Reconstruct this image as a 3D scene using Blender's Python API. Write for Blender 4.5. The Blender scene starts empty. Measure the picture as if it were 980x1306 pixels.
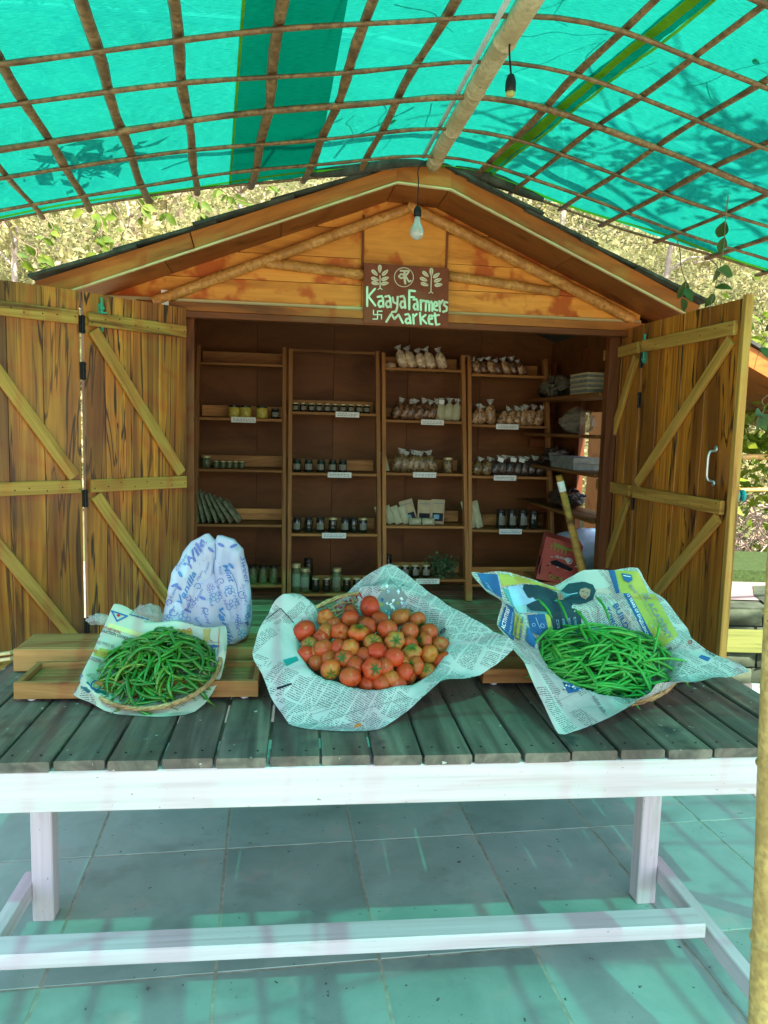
import bpy, math, random
import numpy as np
from mathutils import Vector, Matrix, noise
from mathutils.bvhtree import BVHTree
from math import sin, cos, pi, radians, sqrt, atan2, tan
random.seed(11)
RND = random.random
def U(a, b): return a + (b - a) * RND()

# ------------------------------------------------------------------ camera, world, sun, exposure
sc = bpy.context.scene
F_PX, CX, CY = 980.0, 490.0, 653.0           # focal length in units of a 980x1306 picture
CAM = Vector((0, 0, 1.65)); PITCH = radians(6.3); ROLL = radians(1.5)
f0 = Vector((0, cos(PITCH), -sin(PITCH))); u0 = Vector((0, sin(PITCH), cos(PITCH))); r0 = Vector((1, 0, 0))
cr = r0 * cos(ROLL) + u0 * sin(ROLL); cu = u0 * cos(ROLL) - r0 * sin(ROLL)
cam_data = bpy.data.cameras.new('camera'); cam = bpy.data.objects.new('camera', cam_data)
sc.collection.objects.link(cam)
cam.matrix_world = Matrix(((cr.x, cu.x, -f0.x, CAM.x), (cr.y, cu.y, -f0.y, CAM.y), (cr.z, cu.z, -f0.z, CAM.z), (0, 0, 0, 1)))
cam_data.sensor_fit = 'VERTICAL'; cam_data.sensor_height = 24.0
cam_data.lens = 24.0 * F_PX / 1306.0
cam_data.clip_start = 0.05; cam_data.clip_end = 1000
sc.camera = cam

SUN_EL, SUN_AZ = radians(52), radians(160)   # azimuth clockwise from +Y
world = bpy.data.worlds.new('World'); sc.world = world; world.use_nodes = True
wn = world.node_tree; bg = wn.nodes['Background']
sky = wn.nodes.new('ShaderNodeTexSky'); sky.sky_type = 'NISHITA'; sky.sun_disc = False
sky.sun_elevation = SUN_EL; sky.sun_rotation = SUN_AZ; sky.air_density = 1.0; sky.dust_density = 2.0
wn.links.new(sky.outputs[0], bg.inputs[0]); bg.inputs[1].default_value = 0.15
sun_data = bpy.data.lights.new('sun', 'SUN'); sun_data.energy = 5.0; sun_data.angle = radians(0.53)
sun_data.color = (1.0, 0.92, 0.83)
sun = bpy.data.objects.new('sun', sun_data); sc.collection.objects.link(sun)
sun_to = Vector((sin(SUN_AZ) * cos(SUN_EL), cos(SUN_AZ) * cos(SUN_EL), sin(SUN_EL)))
sun.rotation_euler = sun_to.to_track_quat('Z', 'Y').to_euler(); sun.location = (3, -4, 9)
sc.view_settings.view_transform = 'Standard'; sc.view_settings.look = 'None'
sc.view_settings.gamma = 1.0; sc.view_settings.exposure = 1.75
sc.render.engine = 'CYCLES'
sc.cycles.max_bounces = 8; sc.cycles.diffuse_bounces = 5; sc.cycles.transparent_max_bounces = 16
sc.cycles.transmission_bounces = 4; sc.cycles.use_denoising = True
sc.cycles.caustics_reflective = False; sc.cycles.caustics_refractive = False

# ------------------------------------------------------------------ helpers
COL = sc.collection
def ray(px, py):
    return (cr * ((px - CX) / F_PX) - cu * ((py - CY) / F_PX) + f0)
def W(px, py, y):
    d = ray(px, py); return CAM + d * (y / d.y)
def Z(px, py, z):
    d = ray(px, py); return CAM + d * ((z - CAM.z) / d.z)
def plane_hit(px, py, p, n):
    d = ray(px, py); return CAM + d * ((p - CAM).dot(n) / d.dot(n))
def I4(): return Matrix.Identity(4)
def wm(o):
    m = o.matrix_basis.copy()
    while o.parent is not None:
        o = o.parent; m = o.matrix_basis @ m
    return m
def place(o, M, parent=None):
    if parent is not None:
        o.parent = parent; o.matrix_basis = wm(parent).inverted() @ M
    else: o.matrix_basis = M
    return o
def tag(o, label=None, cat=None, group=None, kind=None):
    if label: o['label'] = label
    if cat: o['category'] = cat
    if group: o['group'] = group
    if kind: o['kind'] = kind
    return o
def empty(name, M=None, label=None, cat=None, group=None):
    o = bpy.data.objects.new(name, None); COL.objects.link(o); o.empty_display_size = 0.05
    if M is None: M = I4()
    if isinstance(M, Vector): M = Matrix.Translation(M)
    o.matrix_basis = M
    return tag(o, label, cat, group)
def link(name, me, M=None, parent=None, mats=None):
    if mats is not None:
        for m in (mats if isinstance(mats, (list, tuple)) else [mats]): me.materials.append(m)
    o = bpy.data.objects.new(name, me); COL.objects.link(o)
    return place(o, M if M is not None else I4(), parent)
def Rz(a): return Matrix.Rotation(a, 4, 'Z')
def T(v): return Matrix.Translation(Vector(v))
def axes(o, x, y, z):
    return Matrix(((x.x, y.x, z.x, o.x), (x.y, y.y, z.y, o.y), (x.z, y.z, z.z, o.z), (0, 0, 0, 1)))
def catmull(pts, n):
    P = [Vector(p) for p in pts]; out = []
    P = [P[0] * 2 - P[1]] + P + [P[-1] * 2 - P[-2]]
    for i in range(1, len(P) - 2):
        for k in range(n):
            t = k / n
            out.append(0.5 * ((2 * P[i]) + (P[i + 1] - P[i - 1]) * t + (2 * P[i - 1] - 5 * P[i] + 4 * P[i + 1] - P[i + 2]) * t * t
                              + (3 * P[i] - P[i - 1] - 3 * P[i + 1] + P[i + 2]) * t ** 3))
    out.append(P[-2]); return out

class MB:
    def __init__(s): s.v = []; s.f = []; s.m = []; s.uv = {}
    def add(s, vs, fs, mi=0):
        b = len(s.v); s.v += [Vector(v) for v in vs]
        for f in fs: s.f.append(tuple(b + i for i in f)); s.m.append(mi)
        return b
    def box(s, a, b, mi=0):
        x0, y0, z0 = a; x1, y1, z1 = b
        s.add([(x0, y0, z0), (x1, y0, z0), (x1, y1, z0), (x0, y1, z0), (x0, y0, z1), (x1, y0, z1), (x1, y1, z1), (x0, y1, z1)],
              [(0, 3, 2, 1), (4, 5, 6, 7), (0, 1, 5, 4), (1, 2, 6, 5), (2, 3, 7, 6), (3, 0, 4, 7)], mi)
    def hexa(s, q0, q1, mi=0):
        s.add(list(q0) + list(q1), [(0, 3, 2, 1), (4, 5, 6, 7), (0, 1, 5, 4), (1, 2, 6, 5), (2, 3, 7, 6), (3, 0, 4, 7)], mi)
    def tube(s, pts, rad, n=8, mi=0, cap=True, squash=1.0):
        P = [Vector(p) for p in pts]; k = len(P)
        R = rad if isinstance(rad, (list, tuple)) else [rad] * k
        t0 = (P[1] - P[0]).normalized()
        up = Vector((0, 0, 1)) if abs(t0.z) < 0.9 else Vector((1, 0, 0))
        a = t0.cross(up).normalized(); vs = []
        for i in range(k):
            t = (P[min(i + 1, k - 1)] - P[max(i - 1, 0)]).normalized()
            a = (a - t * a.dot(t)).normalized(); b = t.cross(a)
            for j in range(n):
                w = 2 * pi * j / n
                vs.append(P[i] + a * (cos(w) * R[i]) + b * (sin(w) * R[i] * squash))
        fs = []
        for i in range(k - 1):
            for j in range(n):
                fs.append((i * n + j, i * n + (j + 1) % n, (i + 1) * n + (j + 1) % n, (i + 1) * n + j))
        if cap: fs += [tuple(range(n - 1, -1, -1)), tuple((k - 1) * n + j for j in range(n))]
        s.add(vs, fs, mi)
    def lathe(s, prof, n=16, c=(0, 0, 0), mi=0, lobes=0, amp=0, cap=True):
        c = Vector(c); vs = []; fs = []
        for r, z in prof:
            for j in range(n):
                w = 2 * pi * j / n; rr = r * (1 + amp * cos(lobes * w)) if lobes else r
                vs.append(c + Vector((cos(w) * rr, sin(w) * rr, z)))
        for i in range(len(prof) - 1):
            for j in range(n):
                fs.append((i * n + j, i * n + (j + 1) % n, (i + 1) * n + (j + 1) % n, (i + 1) * n + j))
        if cap: fs += [tuple(range(n - 1, -1, -1)), tuple((len(prof) - 1) * n + j for j in range(n))]
        s.add(vs, fs, mi)
    def mesh(s, smooth=False, name='m'):
        me = bpy.data.meshes.new(name); me.from_pydata([tuple(v) for v in s.v], [], s.f)
        if any(s.m): me.polygons.foreach_set('material_index', s.m)
        if smooth: me.polygons.foreach_set('use_smooth', [True] * len(me.polygons))
        me.update(); return me
    def build(s, name, mats, parent=None, frame=None, smooth=False, center=True, base=False):
        frame = frame if frame is not None else I4()
        c = Vector((0, 0, 0))
        if center and s.v:
            lo = Vector([min(v[i] for v in s.v) for i in range(3)]); hi = Vector([max(v[i] for v in s.v) for i in range(3)])
            c = (lo + hi) / 2
            if base: c.z = lo.z
            s.v = [v - c for v in s.v]
        return link(name, s.mesh(smooth, name), frame @ T(c), parent, mats)

def stick_mesh(L, w, t, ch=0.0015, wob=0.0, n=1):
    """bar along +X, width Y, thickness Z, chamfered edges"""
    ch = min(ch, w * .3, t * .3); hw, ht = w / 2, t / 2
    prof = [(-hw + ch, -ht), (hw - ch, -ht), (hw, -ht + ch), (hw, ht - ch), (hw - ch, ht), (-hw + ch, ht), (-hw, ht - ch), (-hw, -ht + ch)]
    vs = []; fs = []
    for i in range(n + 1):
        x = -L / 2 + L * i / n; dy = U(-wob, wob); dz = U(-wob, wob) * .4; ww = 1 + U(-wob, wob) / max(w, .01)
        vs += [(x, p[0] * ww + dy, p[1] + dz) for p in prof]
    for i in range(n):
        for j in range(8): fs.append((i * 8 + j, i * 8 + (j + 1) % 8, i * 8 + 8 + (j + 1) % 8, i * 8 + 8 + j)[::-1])
    fs += [tuple(range(8)), tuple(n * 8 + j for j in range(7, -1, -1))]
    me = bpy.data.meshes.new('bar'); me.from_pydata(vs, [], fs); me.update(); return me
_st = {}
def stick(name, p0, p1, w, t, mat, parent=None, up=(0, 0, 1), ch=0.002, wob=0, n=1, share=True):
    """bar from p0 to p1; t is measured along 'up', w across it"""
    p0 = Vector(p0); p1 = Vector(p1); L = (p1 - p0).length
    x = (p1 - p0).normalized(); u = Vector(up); z = (u - x * u.dot(x)).normalized(); y = z.cross(x)
    k = (round(L, 3), round(w, 4), round(t, 4), wob, n, mat.name)
    if share and not wob and k in _st: me = _st[k]
    else:
        me = stick_mesh(L, w, t, ch, wob, n); me.materials.append(mat); _st[k] = me
    o = bpy.data.objects.new(name, me); COL.objects.link(o)
    return place(o, axes((p0 + p1) / 2, x, y, z), parent)
def mesh_np(name, v, f, mats, parent=None, smooth=False, M=None):
    me = bpy.data.meshes.new(name); v = np.asarray(v, dtype=np.float32); f = np.asarray(f, dtype=np.int32)
    me.vertices.add(len(v)); me.vertices.foreach_set('co', v.ravel())
    k = f.shape[1]; me.loops.add(f.size); me.loops.foreach_set('vertex_index', f.ravel())
    me.polygons.add(len(f)); me.polygons.foreach_set('loop_start', np.arange(0, f.size, k, dtype=np.int32))
    me.update(calc_edges=True)
    if smooth: me.polygons.foreach_set('use_smooth', [True] * len(f))
    me.validate(); return link(name, me, M, parent, mats)
def copy_obj(o, M, parent=None):
    c = o.copy(); COL.objects.link(c); c.parent = None
    return place(c, M, parent)

# ------------------------------------------------------------------ materials
def mat_base(name, col=(.5, .5, .5), rough=.7, spec=.3, **kw):
    m = bpy.data.materials.new(name); m.use_nodes = True; nt = m.node_tree; b = nt.nodes['Principled BSDF']
    b.inputs['Base Color'].default_value = (*col, 1); b.inputs['Roughness'].default_value = rough
    b.inputs['Specular IOR Level'].default_value = spec
    for k, v in kw.items(): b.inputs[k].default_value = v
    return m, nt, b
def N(nt, typ, **kw):
    n = nt.nodes.new(typ)
    for k, v in kw.items():
        if k.startswith('i_'): n.inputs[k[2:].replace('_', ' ')].default_value = v
        else: setattr(n, k, v)
    return n
def coords(nt, scale=(1, 1, 1), kind='Object', rand=True):
    tc = N(nt, 'ShaderNodeTexCoord'); mp = N(nt, 'ShaderNodeMapping'); mp.inputs['Scale'].default_value = scale
    nt.links.new(tc.outputs[kind], mp.inputs['Vector'])
    if rand:
        oi = N(nt, 'ShaderNodeObjectInfo'); mu = N(nt, 'ShaderNodeMath', operation='MULTIPLY'); mu.inputs[1].default_value = 57.0
        nt.links.new(oi.outputs['Random'], mu.inputs[0]); nt.links.new(mu.outputs[0], mp.inputs['Location'])
    return mp.outputs[0]
def ramp(nt, src, stops):
    r = N(nt, 'ShaderNodeValToRGB'); e = r.color_ramp.elements
    while len(e) > 1: e.remove(e[0])
    e[0].position = stops[0][0]; e[0].color = (*stops[0][1], 1)
    for p, c in stops[1:]:
        x = e.new(p); x.color = (*c, 1)
    nt.links.new(src, r.inputs[0]); return r.outputs[0]
def noise_tex(nt, vec, scale=5, detail=4, rough=.55, dist=0):
    n = N(nt, 'ShaderNodeTexNoise'); n.inputs['Scale'].default_value = scale; n.inputs['Detail'].default_value = detail
    n.inputs['Roughness'].default_value = rough; n.inputs['Distortion'].default_value = dist
    nt.links.new(vec, n.inputs['Vector']); return n.outputs['Fac']
def mixc(nt, fac, a, b, mode='MIX'):
    m = N(nt, 'ShaderNodeMix', data_type='RGBA', blend_type=mode)
    if isinstance(fac, (int, float)): m.inputs[0].default_value = fac
    else: nt.links.new(fac, m.inputs[0])
    for s, k in ((a, 6), (b, 7)):
        if isinstance(s, tuple): m.inputs[k].default_value = (*s, 1)
        else: nt.links.new(s, m.inputs[k])
    return m.outputs[2]
def bump(nt, b, h, strength=.3, dist=.002):
    n = N(nt, 'ShaderNodeBump'); n.inputs['Strength'].default_value = strength; n.inputs['Distance'].default_value = dist
    nt.links.new(h, n.inputs['Height']); nt.links.new(n.outputs[0], b.inputs['Normal'])
def fleck(nt, col, vec, scale, lo, hi, tint):
    f = ramp(nt, noise_tex(nt, vec, scale, 3), [(lo, (0, 0, 0)), (hi, (1, 1, 1))])
    return mixc(nt, f, col, tint)
def wood(name, light, mid, dark, grain=14, streak=.5, rough=.55, spec=.3, along=1.0, vary=.25, bmp=.35, dist=1.2, stain=None, coat=0):
    m, nt, b = mat_base(name, mid, rough, spec)
    v = coords(nt, (along, grain, grain))
    n1 = noise_tex(nt, v, 1.0, 5, .6, dist)
    c = ramp(nt, n1, [(.30, dark), (.30 + .14 * streak + .02, mid), (.52, light), (.66, mid), (.8, tuple(.6 * a + .4 * d for a, d in zip(mid, dark)))])
    v2 = coords(nt, (along * 3, grain * 14, grain * 14))
    n2 = noise_tex(nt, v2, 1.0, 3, .6)
    c = mixc(nt, ramp(nt, n2, [(.3, (.55, .55, .55)), (.6, (1.05, 1.05, 1.05))]), dark, c)
    c = mixc(nt, .5, c, ramp(nt, n1, [(.3, dark), (.42, mid), (.52, light), (.66, mid), (.8, mid)]))
    oi = N(nt, 'ShaderNodeObjectInfo')
    hv = N(nt, 'ShaderNodeHueSaturation'); nt.links.new(c, hv.inputs['Color'])
    mr = N(nt, 'ShaderNodeMapRange'); nt.links.new(oi.outputs['Random'], mr.inputs[0]); mr.inputs[3].default_value = 1 - vary; mr.inputs[4].default_value = 1 + vary
    nt.links.new(mr.outputs[0], hv.inputs['Value']); c = hv.outputs[0]
    if stain:
        c = fleck(nt, c, coords(nt, (1, 1, 1)), stain[1], stain[2], stain[2] + .08, stain[0])
    nt.links.new(c, b.inputs['Base Color']); bump(nt, b, n2, bmp, .0015)
    if coat: b.inputs['Coat Weight'].default_value = coat; b.inputs['Coat Roughness'].default_value = .25
    return m
def plain(name, col, rough=.6, spec=.3, var=.12, scale=20, **kw):
    m, nt, b = mat_base(name, col, rough, spec, **kw)
    v = coords(nt); n = noise_tex(nt, v, scale, 4)
    a = tuple(max(0, c * (1 - var)) for c in col); d = tuple(min(1, c * (1 + var)) for c in col)
    nt.links.new(ramp(nt, n, [(.3, a), (.7, d)]), b.inputs['Base Color']); return m

M_ = {}
# strongly figured door boards
def mk_door():
    m, nt, b = mat_base('door_board', (.4, .15, .03), .42, .35)
    v = coords(nt, (.30, 4.6, 4.6)); n1 = noise_tex(nt, v, 1.0, 4, .52, 1.7)
    base = ramp(nt, n1, [(.30, (.14, .040, .006)), (.43, (.32, .100, .012)), (.54, (.60, .215, .022)), (.62, (.42, .130, .014)), (.78, (.19, .055, .009))])
    vo = N(nt, 'ShaderNodeTexVoronoi'); vo.inputs['Scale'].default_value = 1.0; nt.links.new(coords(nt, (1.9, 5.5, 5.5)), vo.inputs['Vector'])
    iv = N(nt, 'ShaderNodeMath', operation='ADD'); nt.links.new(vo.outputs['Distance'], iv.inputs[0]); iv.inputs[1].default_value = .14
    dv = N(nt, 'ShaderNodeMath', operation='DIVIDE'); dv.inputs[0].default_value = 1.9; nt.links.new(iv.outputs[0], dv.inputs[1])
    s = N(nt, 'ShaderNodeMath', operation='MULTIPLY_ADD'); nt.links.new(n1, s.inputs[0]); s.inputs[1].default_value = 58; nt.links.new(dv.outputs[0], s.inputs[2])
    s2 = N(nt, 'ShaderNodeMath', operation='SINE'); nt.links.new(s.outputs[0], s2.inputs[0])
    line = ramp(nt, s2.outputs[0], [(.70, (0,) * 3), (.97, (1,) * 3)])
    msk = ramp(nt, noise_tex(nt, coords(nt, (.16, 5, 5)), 1.3, 3), [(.38, (0,) * 3), (.52, (1,) * 3)])
    mm = mixc(nt, 1.0, line, msk, 'MULTIPLY'); c = mixc(nt, mm, base, (.028, .010, .004)); c = mixc(nt, ramp(nt, vo.outputs['Distance'], [(.03, (.9,) * 3), (.10, (0,) * 3)]), c, (.03, .010, .004)); c = mixc(nt, ramp(nt, noise_tex(nt, coords(nt, (.7, 2.5, 2.5)), 1.6, 3), [(.36, (.6,) * 3), (.56, (0,) * 3)]), c, (.13, .040, .008))
    n2 = noise_tex(nt, coords(nt, (1.6, 75, 75)), 1, 3, .6); c = mixc(nt, ramp(nt, n2, [(.32, (.45,) * 3), (.55, (0,) * 3)]), c, (.07, .024, .007))
    hv = N(nt, 'ShaderNodeHueSaturation'); nt.links.new(c, hv.inputs['Color']); oi = N(nt, 'ShaderNodeObjectInfo')
    mr = N(nt, 'ShaderNodeMapRange'); nt.links.new(oi.outputs['Random'], mr.inputs[0]); mr.inputs[3].default_value = .82; mr.inputs[4].default_value = 1.15
    nt.links.new(mr.outputs[0], hv.inputs['Value']); nt.links.new(hv.outputs[0], b.inputs['Base Color']); bump(nt, b, n2, .3, .0015)
    b.inputs['Coat Weight'].default_value = .25; b.inputs['Coat Roughness'].default_value = .3; M_['door'] = m
mk_door()
M_['brace'] = wood('brace_wood', (.47, .25, .055), (.34, .165, .033), (.11, .045, .011), grain=14, rough=.6, vary=.16)
M_['shelf'] = wood('shelf_wood', (.38, .17, .05), (.28, .115, .032), (.10, .035, .010), grain=14, rough=.6)
M_['slat'] = wood('back_slat_wood', (.52, .25, .07), (.40, .17, .05), (.15, .06, .02), grain=10)
M_['tray'] = wood('tray_wood', (.42, .20, .07), (.33, .145, .045), (.14, .055, .018), grain=12, rough=.65)
M_['floorb'] = wood('hut_floor_wood', (.46, .36, .22), (.36, .27, .16), (.15, .11, .06), grain=9, rough=.6)
M_['plywood'] = wood('gable_board', (.80, .33, .055), (.66, .245, .035), (.40, .12, .018), grain=5, rough=.5, vary=.12, stain=((.50, .105, .014), 5.5, .53))
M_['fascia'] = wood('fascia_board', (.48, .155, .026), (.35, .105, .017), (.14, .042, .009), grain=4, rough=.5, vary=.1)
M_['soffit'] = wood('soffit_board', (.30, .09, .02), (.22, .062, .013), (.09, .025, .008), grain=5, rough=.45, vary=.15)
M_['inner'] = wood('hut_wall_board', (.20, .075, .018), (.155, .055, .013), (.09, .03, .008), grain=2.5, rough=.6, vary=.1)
M_['lath'] = wood('pale_lath', (.70, .55, .30), (.62, .46, .22), (.4, .26, .1), grain=14)
M_['redbeam'] = wood('lintel_wood', (.22, .06, .016), (.16, .042, .011), (.06, .018, .006), grain=10)
# table
def mk_table():
    m, nt, b = mat_base('table_plank', (.1, .08, .05), .5, .4)
    v = coords(nt, (1, 12, 12)); n = noise_tex(nt, v, 1.2, 5, .6, .8)
    c = ramp(nt, n, [(.3, (.055, .048, .040)), (.5, (.115, .098, .078)), (.68, (.21, .18, .14))])
    c = fleck(nt, c, coords(nt), 7, .60, .72, (.04, .045, .04))
    c = fleck(nt, c, coords(nt), 38, .70, .73, (.42, .44, .40))
    nt.links.new(c, b.inputs['Base Color']); bump(nt, b, noise_tex(nt, coords(nt, (3, 90, 90)), 1, 3), .35, .0015)
    r = ramp(nt, noise_tex(nt, coords(nt), 6, 3), [(.35, (.35,) * 3), (.65, (.7,) * 3)]); nt.links.new(r, b.inputs['Roughness'])
    M_['plank'] = m
mk_table()
def mk_white():
    m, nt, b = mat_base('white_paint_on_wood', (.8, .78, .76), .45, .4)
    n = noise_tex(nt, coords(nt, (1.5, 60, 60)), 1, 4)
    c = ramp(nt, n, [(.25, (.52, .435, .44)), (.5, (.63, .55, .57)), (.8, (.71, .62, .645))])
    c = fleck(nt, c, coords(nt, (1, 3, 3)), 9, .68, .76, (.52, .47, .40))
    c = fleck(nt, c, coords(nt, (1, 2, 2)), 45, .71, .75, (.30, .26, .2)); c = fleck(nt, c, coords(nt, (1, 5, 5)), 3, .60, .80, (.50, .46, .42))
    nt.links.new(c, b.inputs['Base Color']); bump(nt, b, n, .5, .0015); M_['white'] = m
mk_white()
def mk_tile():
    m, nt, b = mat_base('slate_tile', (.2, .2, .2), .45, .4)
    v = coords(nt); n = noise_tex(nt, v, 3.5, 6, .65, .4)
    c = ramp(nt, n, [(.25, (.20, .33, .285)), (.5, (.27, .42, .365)), (.75, (.35, .51, .44))])
    c = fleck(nt, c, v, 40, .70, .73, (.05, .05, .04)); c = fleck(nt, c, v, 7, .60, .76, (.40, .44, .38)); c = fleck(nt, c, v, 5, .56, .95, (.15, .20, .18)); c = fleck(nt, c, v, 130, .70, .74, (.42, .42, .34))
    oi = N(nt, 'ShaderNodeObjectInfo'); hv = N(nt, 'ShaderNodeHueSaturation'); nt.links.new(c, hv.inputs['Color'])
    mr = N(nt, 'ShaderNodeMapRange'); nt.links.new(oi.outputs['Random'], mr.inputs[0]); mr.inputs[3].default_value = .88; mr.inputs[4].default_value = 1.12
    nt.links.new(mr.outputs[0], hv.inputs['Value']); nt.links.new(hv.outputs[0], b.inputs['Base Color'])
    nt.links.new(ramp(nt, n, [(.3, (.28,) * 3), (.7, (.6,) * 3)]), b.inputs['Roughness']); bump(nt, b, n, .25, .004); M_['tile'] = m
mk_tile()
M_['grout'] = plain('tile_grout', (.36, .39, .30), .9, var=.3)
M_['ground'] = plain('dry_soil', (.34, .27, .18), .95, var=.35, scale=3)
def mk_bamboo(name, a, b_, d):
    m, nt, b = mat_base(name, a, .45, .4)
    n = noise_tex(nt, coords(nt, (2, 2, 2)), 6, 4); n2 = noise_tex(nt, coords(nt, (30, 30, 30)), 2, 3)
    c = ramp(nt, n, [(.3, d), (.5, b_), (.68, a)]); c = mixc(nt, ramp(nt, n2, [(.3, (0, 0, 0)), (.62, (1, 1, 1))]), d, c)
    c = fleck(nt, c, coords(nt), 55, .70, .75, tuple(x * .4 for x in d))
    nt.links.new(c, b.inputs['Base Color']); bump(nt, b, n2, .3, .002); return m
M_['bamboo'] = mk_bamboo('bamboo_culm', (.72, .50, .18), (.60, .39, .12), (.36, .22, .07))
M_['bamboo_p'] = mk_bamboo('pale_ridge_bamboo', (.66, .52, .33), (.58, .44, .26), (.40, .29, .16))
M_['bamboo_d'] = mk_bamboo('gable_bamboo', (.72, .38, .11), (.60, .27, .065), (.36, .14, .03))
M_['batten'] = mk_bamboo('split_bamboo', (.36, .20, .09), (.26, .14, .06), (.10, .055, .03))
M_['black'] = plain('black_plastic', (.012, .012, .014), .4)
M_['iron'] = plain('black_hinge_iron', (.02, .02, .022), .45, Metallic=.6)
M_['steel'] = plain('zinc_steel', (.55, .57, .58), .35, Metallic=.85)
M_['greenp'] = plain('green_bolt_paint', (.05, .30, .20), .45)
M_['whitepl'] = plain('white_plastic', (.75, .76, .74), .4)
def mk_roofsheet():
    m, nt, b = mat_base('bitumen_roof_sheet', (.04, .045, .04), .85)
    n = noise_tex(nt, coords(nt), 14, 6, .7)
    nt.links.new(ramp(nt, n, [(.3, (.022, .024, .02)), (.55, (.06, .065, .05)), (.75, (.11, .11, .085))]), b.inputs['Base Color']); bump(nt, b, n, .8, .01); M_['roof'] = m
mk_roofsheet()
def mk_net(name, col, trans, tfac):
    m = bpy.data.materials.new(name); m.use_nodes = True; nt = m.node_tree; nt.nodes.clear()
    out = N(nt, 'ShaderNodeOutputMaterial'); tr = N(nt, 'ShaderNodeBsdfTransparent'); tl = N(nt, 'ShaderNodeBsdfTranslucent'); df = N(nt, 'ShaderNodeBsdfDiffuse')
    v = coords(nt, (1, 1, 1), 'UV', False); v2 = coords(nt, (34, 330, 90), 'UV', False)
    n = noise_tex(nt, v, 3.0, 5, .6); n2 = noise_tex(nt, v2, 1.0, 2)
    c = ramp(nt, n, [(.3, tuple(x * .74 for x in col)), (.7, tuple(x * 1.02 for x in col))])
    c = mixc(nt, ramp(nt, n2, [(.38, (.0,) * 3), (.62, (.6,) * 3)]), c, tuple(x * 1.38 + .004 for x in col))
    nt.links.new(c, tl.inputs[0]); nt.links.new(c, df.inputs[0]); tr.inputs[0].default_value = (*trans, 1)
    m1 = N(nt, 'ShaderNodeMixShader'); m1.inputs[0].default_value = .30; m2 = N(nt, 'ShaderNodeMixShader'); m2.inputs[0].default_value = tfac
    nt.links.new(tl.outputs[0], m1.inputs[1]); nt.links.new(df.outputs[0], m1.inputs[2])
    nt.links.new(m1.outputs[0], m2.inputs[1]); nt.links.new(tr.outputs[0], m2.inputs[2]); nt.links.new(m2.outputs[0], out.inputs[0]); return m
M_['net'] = mk_net('teal_shade_net', (.003, .180, .130), (.05, .90, .68), .10)
M_['selv'] = mk_net('lime_selvedge', (.34, .42, .015), (.6, .9, .3), .10)
def mk_leaf(name, stops, scale=1.2, trans=.35):
    m = bpy.data.materials.new(name); m.use_nodes = True; nt = m.node_tree; b = nt.nodes['Principled BSDF']; out = nt.nodes['Material Output']
    n = noise_tex(nt, coords(nt, (1, 1, 1), 'Object', True), scale, 6, .75)
    c = ramp(nt, n, stops); nt.links.new(c, b.inputs['Base Color']); b.inputs['Roughness'].default_value = .6
    tl = N(nt, 'ShaderNodeBsdfTranslucent'); nt.links.new(c, tl.inputs[0]); mx = N(nt, 'ShaderNodeMixShader'); mx.inputs[0].default_value = trans
    nt.links.new(b.outputs[0], mx.inputs[1]); nt.links.new(tl.outputs[0], mx.inputs[2]); nt.links.new(mx.outputs[0], out.inputs[0]); return m
M_['scrub'] = mk_leaf('hazed_dry_scrub', [(.30, (.10, .10, .04)), (.40, (.28, .29, .10)), (.50, (.46, .44, .19)), (.60, (.52, .43, .30)), (.72, (.58, .47, .40))], 1.4, .45)  # dry scrub tones, desaturated in the colour to stand in for haze
M_['leaf'] = mk_leaf('vine_leaf', [(.35, (.07, .15, .010)), (.5, (.15, .25, .015)), (.68, (.32, .36, .03))], 5, .5)
M_['leafd'] = mk_leaf('dark_leaf', [(.35, (.03, .07, .012)), (.65, (.08, .15, .03))], 3, .3)
M_['twig'] = plain('dry_twig', (.20, .14, .09), .9, var=.3)
M_['twigp'] = plain('pale_dry_twig', (.46, .36, .28), .9, var=.3)
M_['bark'] = plain('pale_bark', (.40, .34, .28), .9, var=.35, scale=8)
M_['stone'] = plain('shaded_mossy_stone', (.045, .06, .035), .9, var=.6, scale=6)  # moss green darkened further, the wall's shade put into the colour
M_['stoneg'] = plain('grey_flagstone', (.10, .10, .09), .85, var=.3, scale=5)
M_['slope'] = plain('shaded_scrub_soil', (.09, .10, .035), .95, var=.4, scale=2)  # dark olive stands in for shade in the gaps between scrub leaves
M_['path'] = plain('pinkish_path', (.26, .205, .19), .9, var=.15, scale=5)
M_['turf'] = plain('green_turf', (.035, .065, .014), .95, var=.4, scale=40)
M_['limeboard'] = wood('mossy_step_board', (.15, .17, .04), (.11, .13, .03), (.05, .065, .02), grain=8)
M_['wicker'] = mk_bamboo('wicker_strip', (.58, .42, .20), (.46, .31, .13), (.25, .15, .06))
def ink(name, col, rough=.7): return plain(name, col, rough, .2, var=.06, scale=60)
M_['ink'] = ink('black_ink', (.02, .02, .03)); M_['ink_blue'] = ink('blue_ink', (.03, .13, .33)); M_['ink_yel'] = ink('yellow_green_ink', (.42, .42, .09))
M_['ink_dk'] = ink('dark_photo_ink', (.02, .06, .08)); M_['ink_sky'] = ink('pale_blue_ink', (.30, .55, .75)); M_['ink_skin'] = ink('skin_tone_ink', (.42, .26, .20))
M_['ink_red'] = ink('red_ink', (.45, .03, .03)); M_['ink_white'] = ink('white_print', (.85, .87, .85)); M_['ink_grey'] = ink('grey_ink', (.25, .27, .28))
M_['ink_or'] = ink('orange_ink', (.60, .22, .05)); M_['ink_bag'] = ink('lilac_blue_bag_ink', (.14, .20, .52)); M_['ink_bag2'] = ink('blue_bag_ink', (.08, .24, .55))
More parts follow.
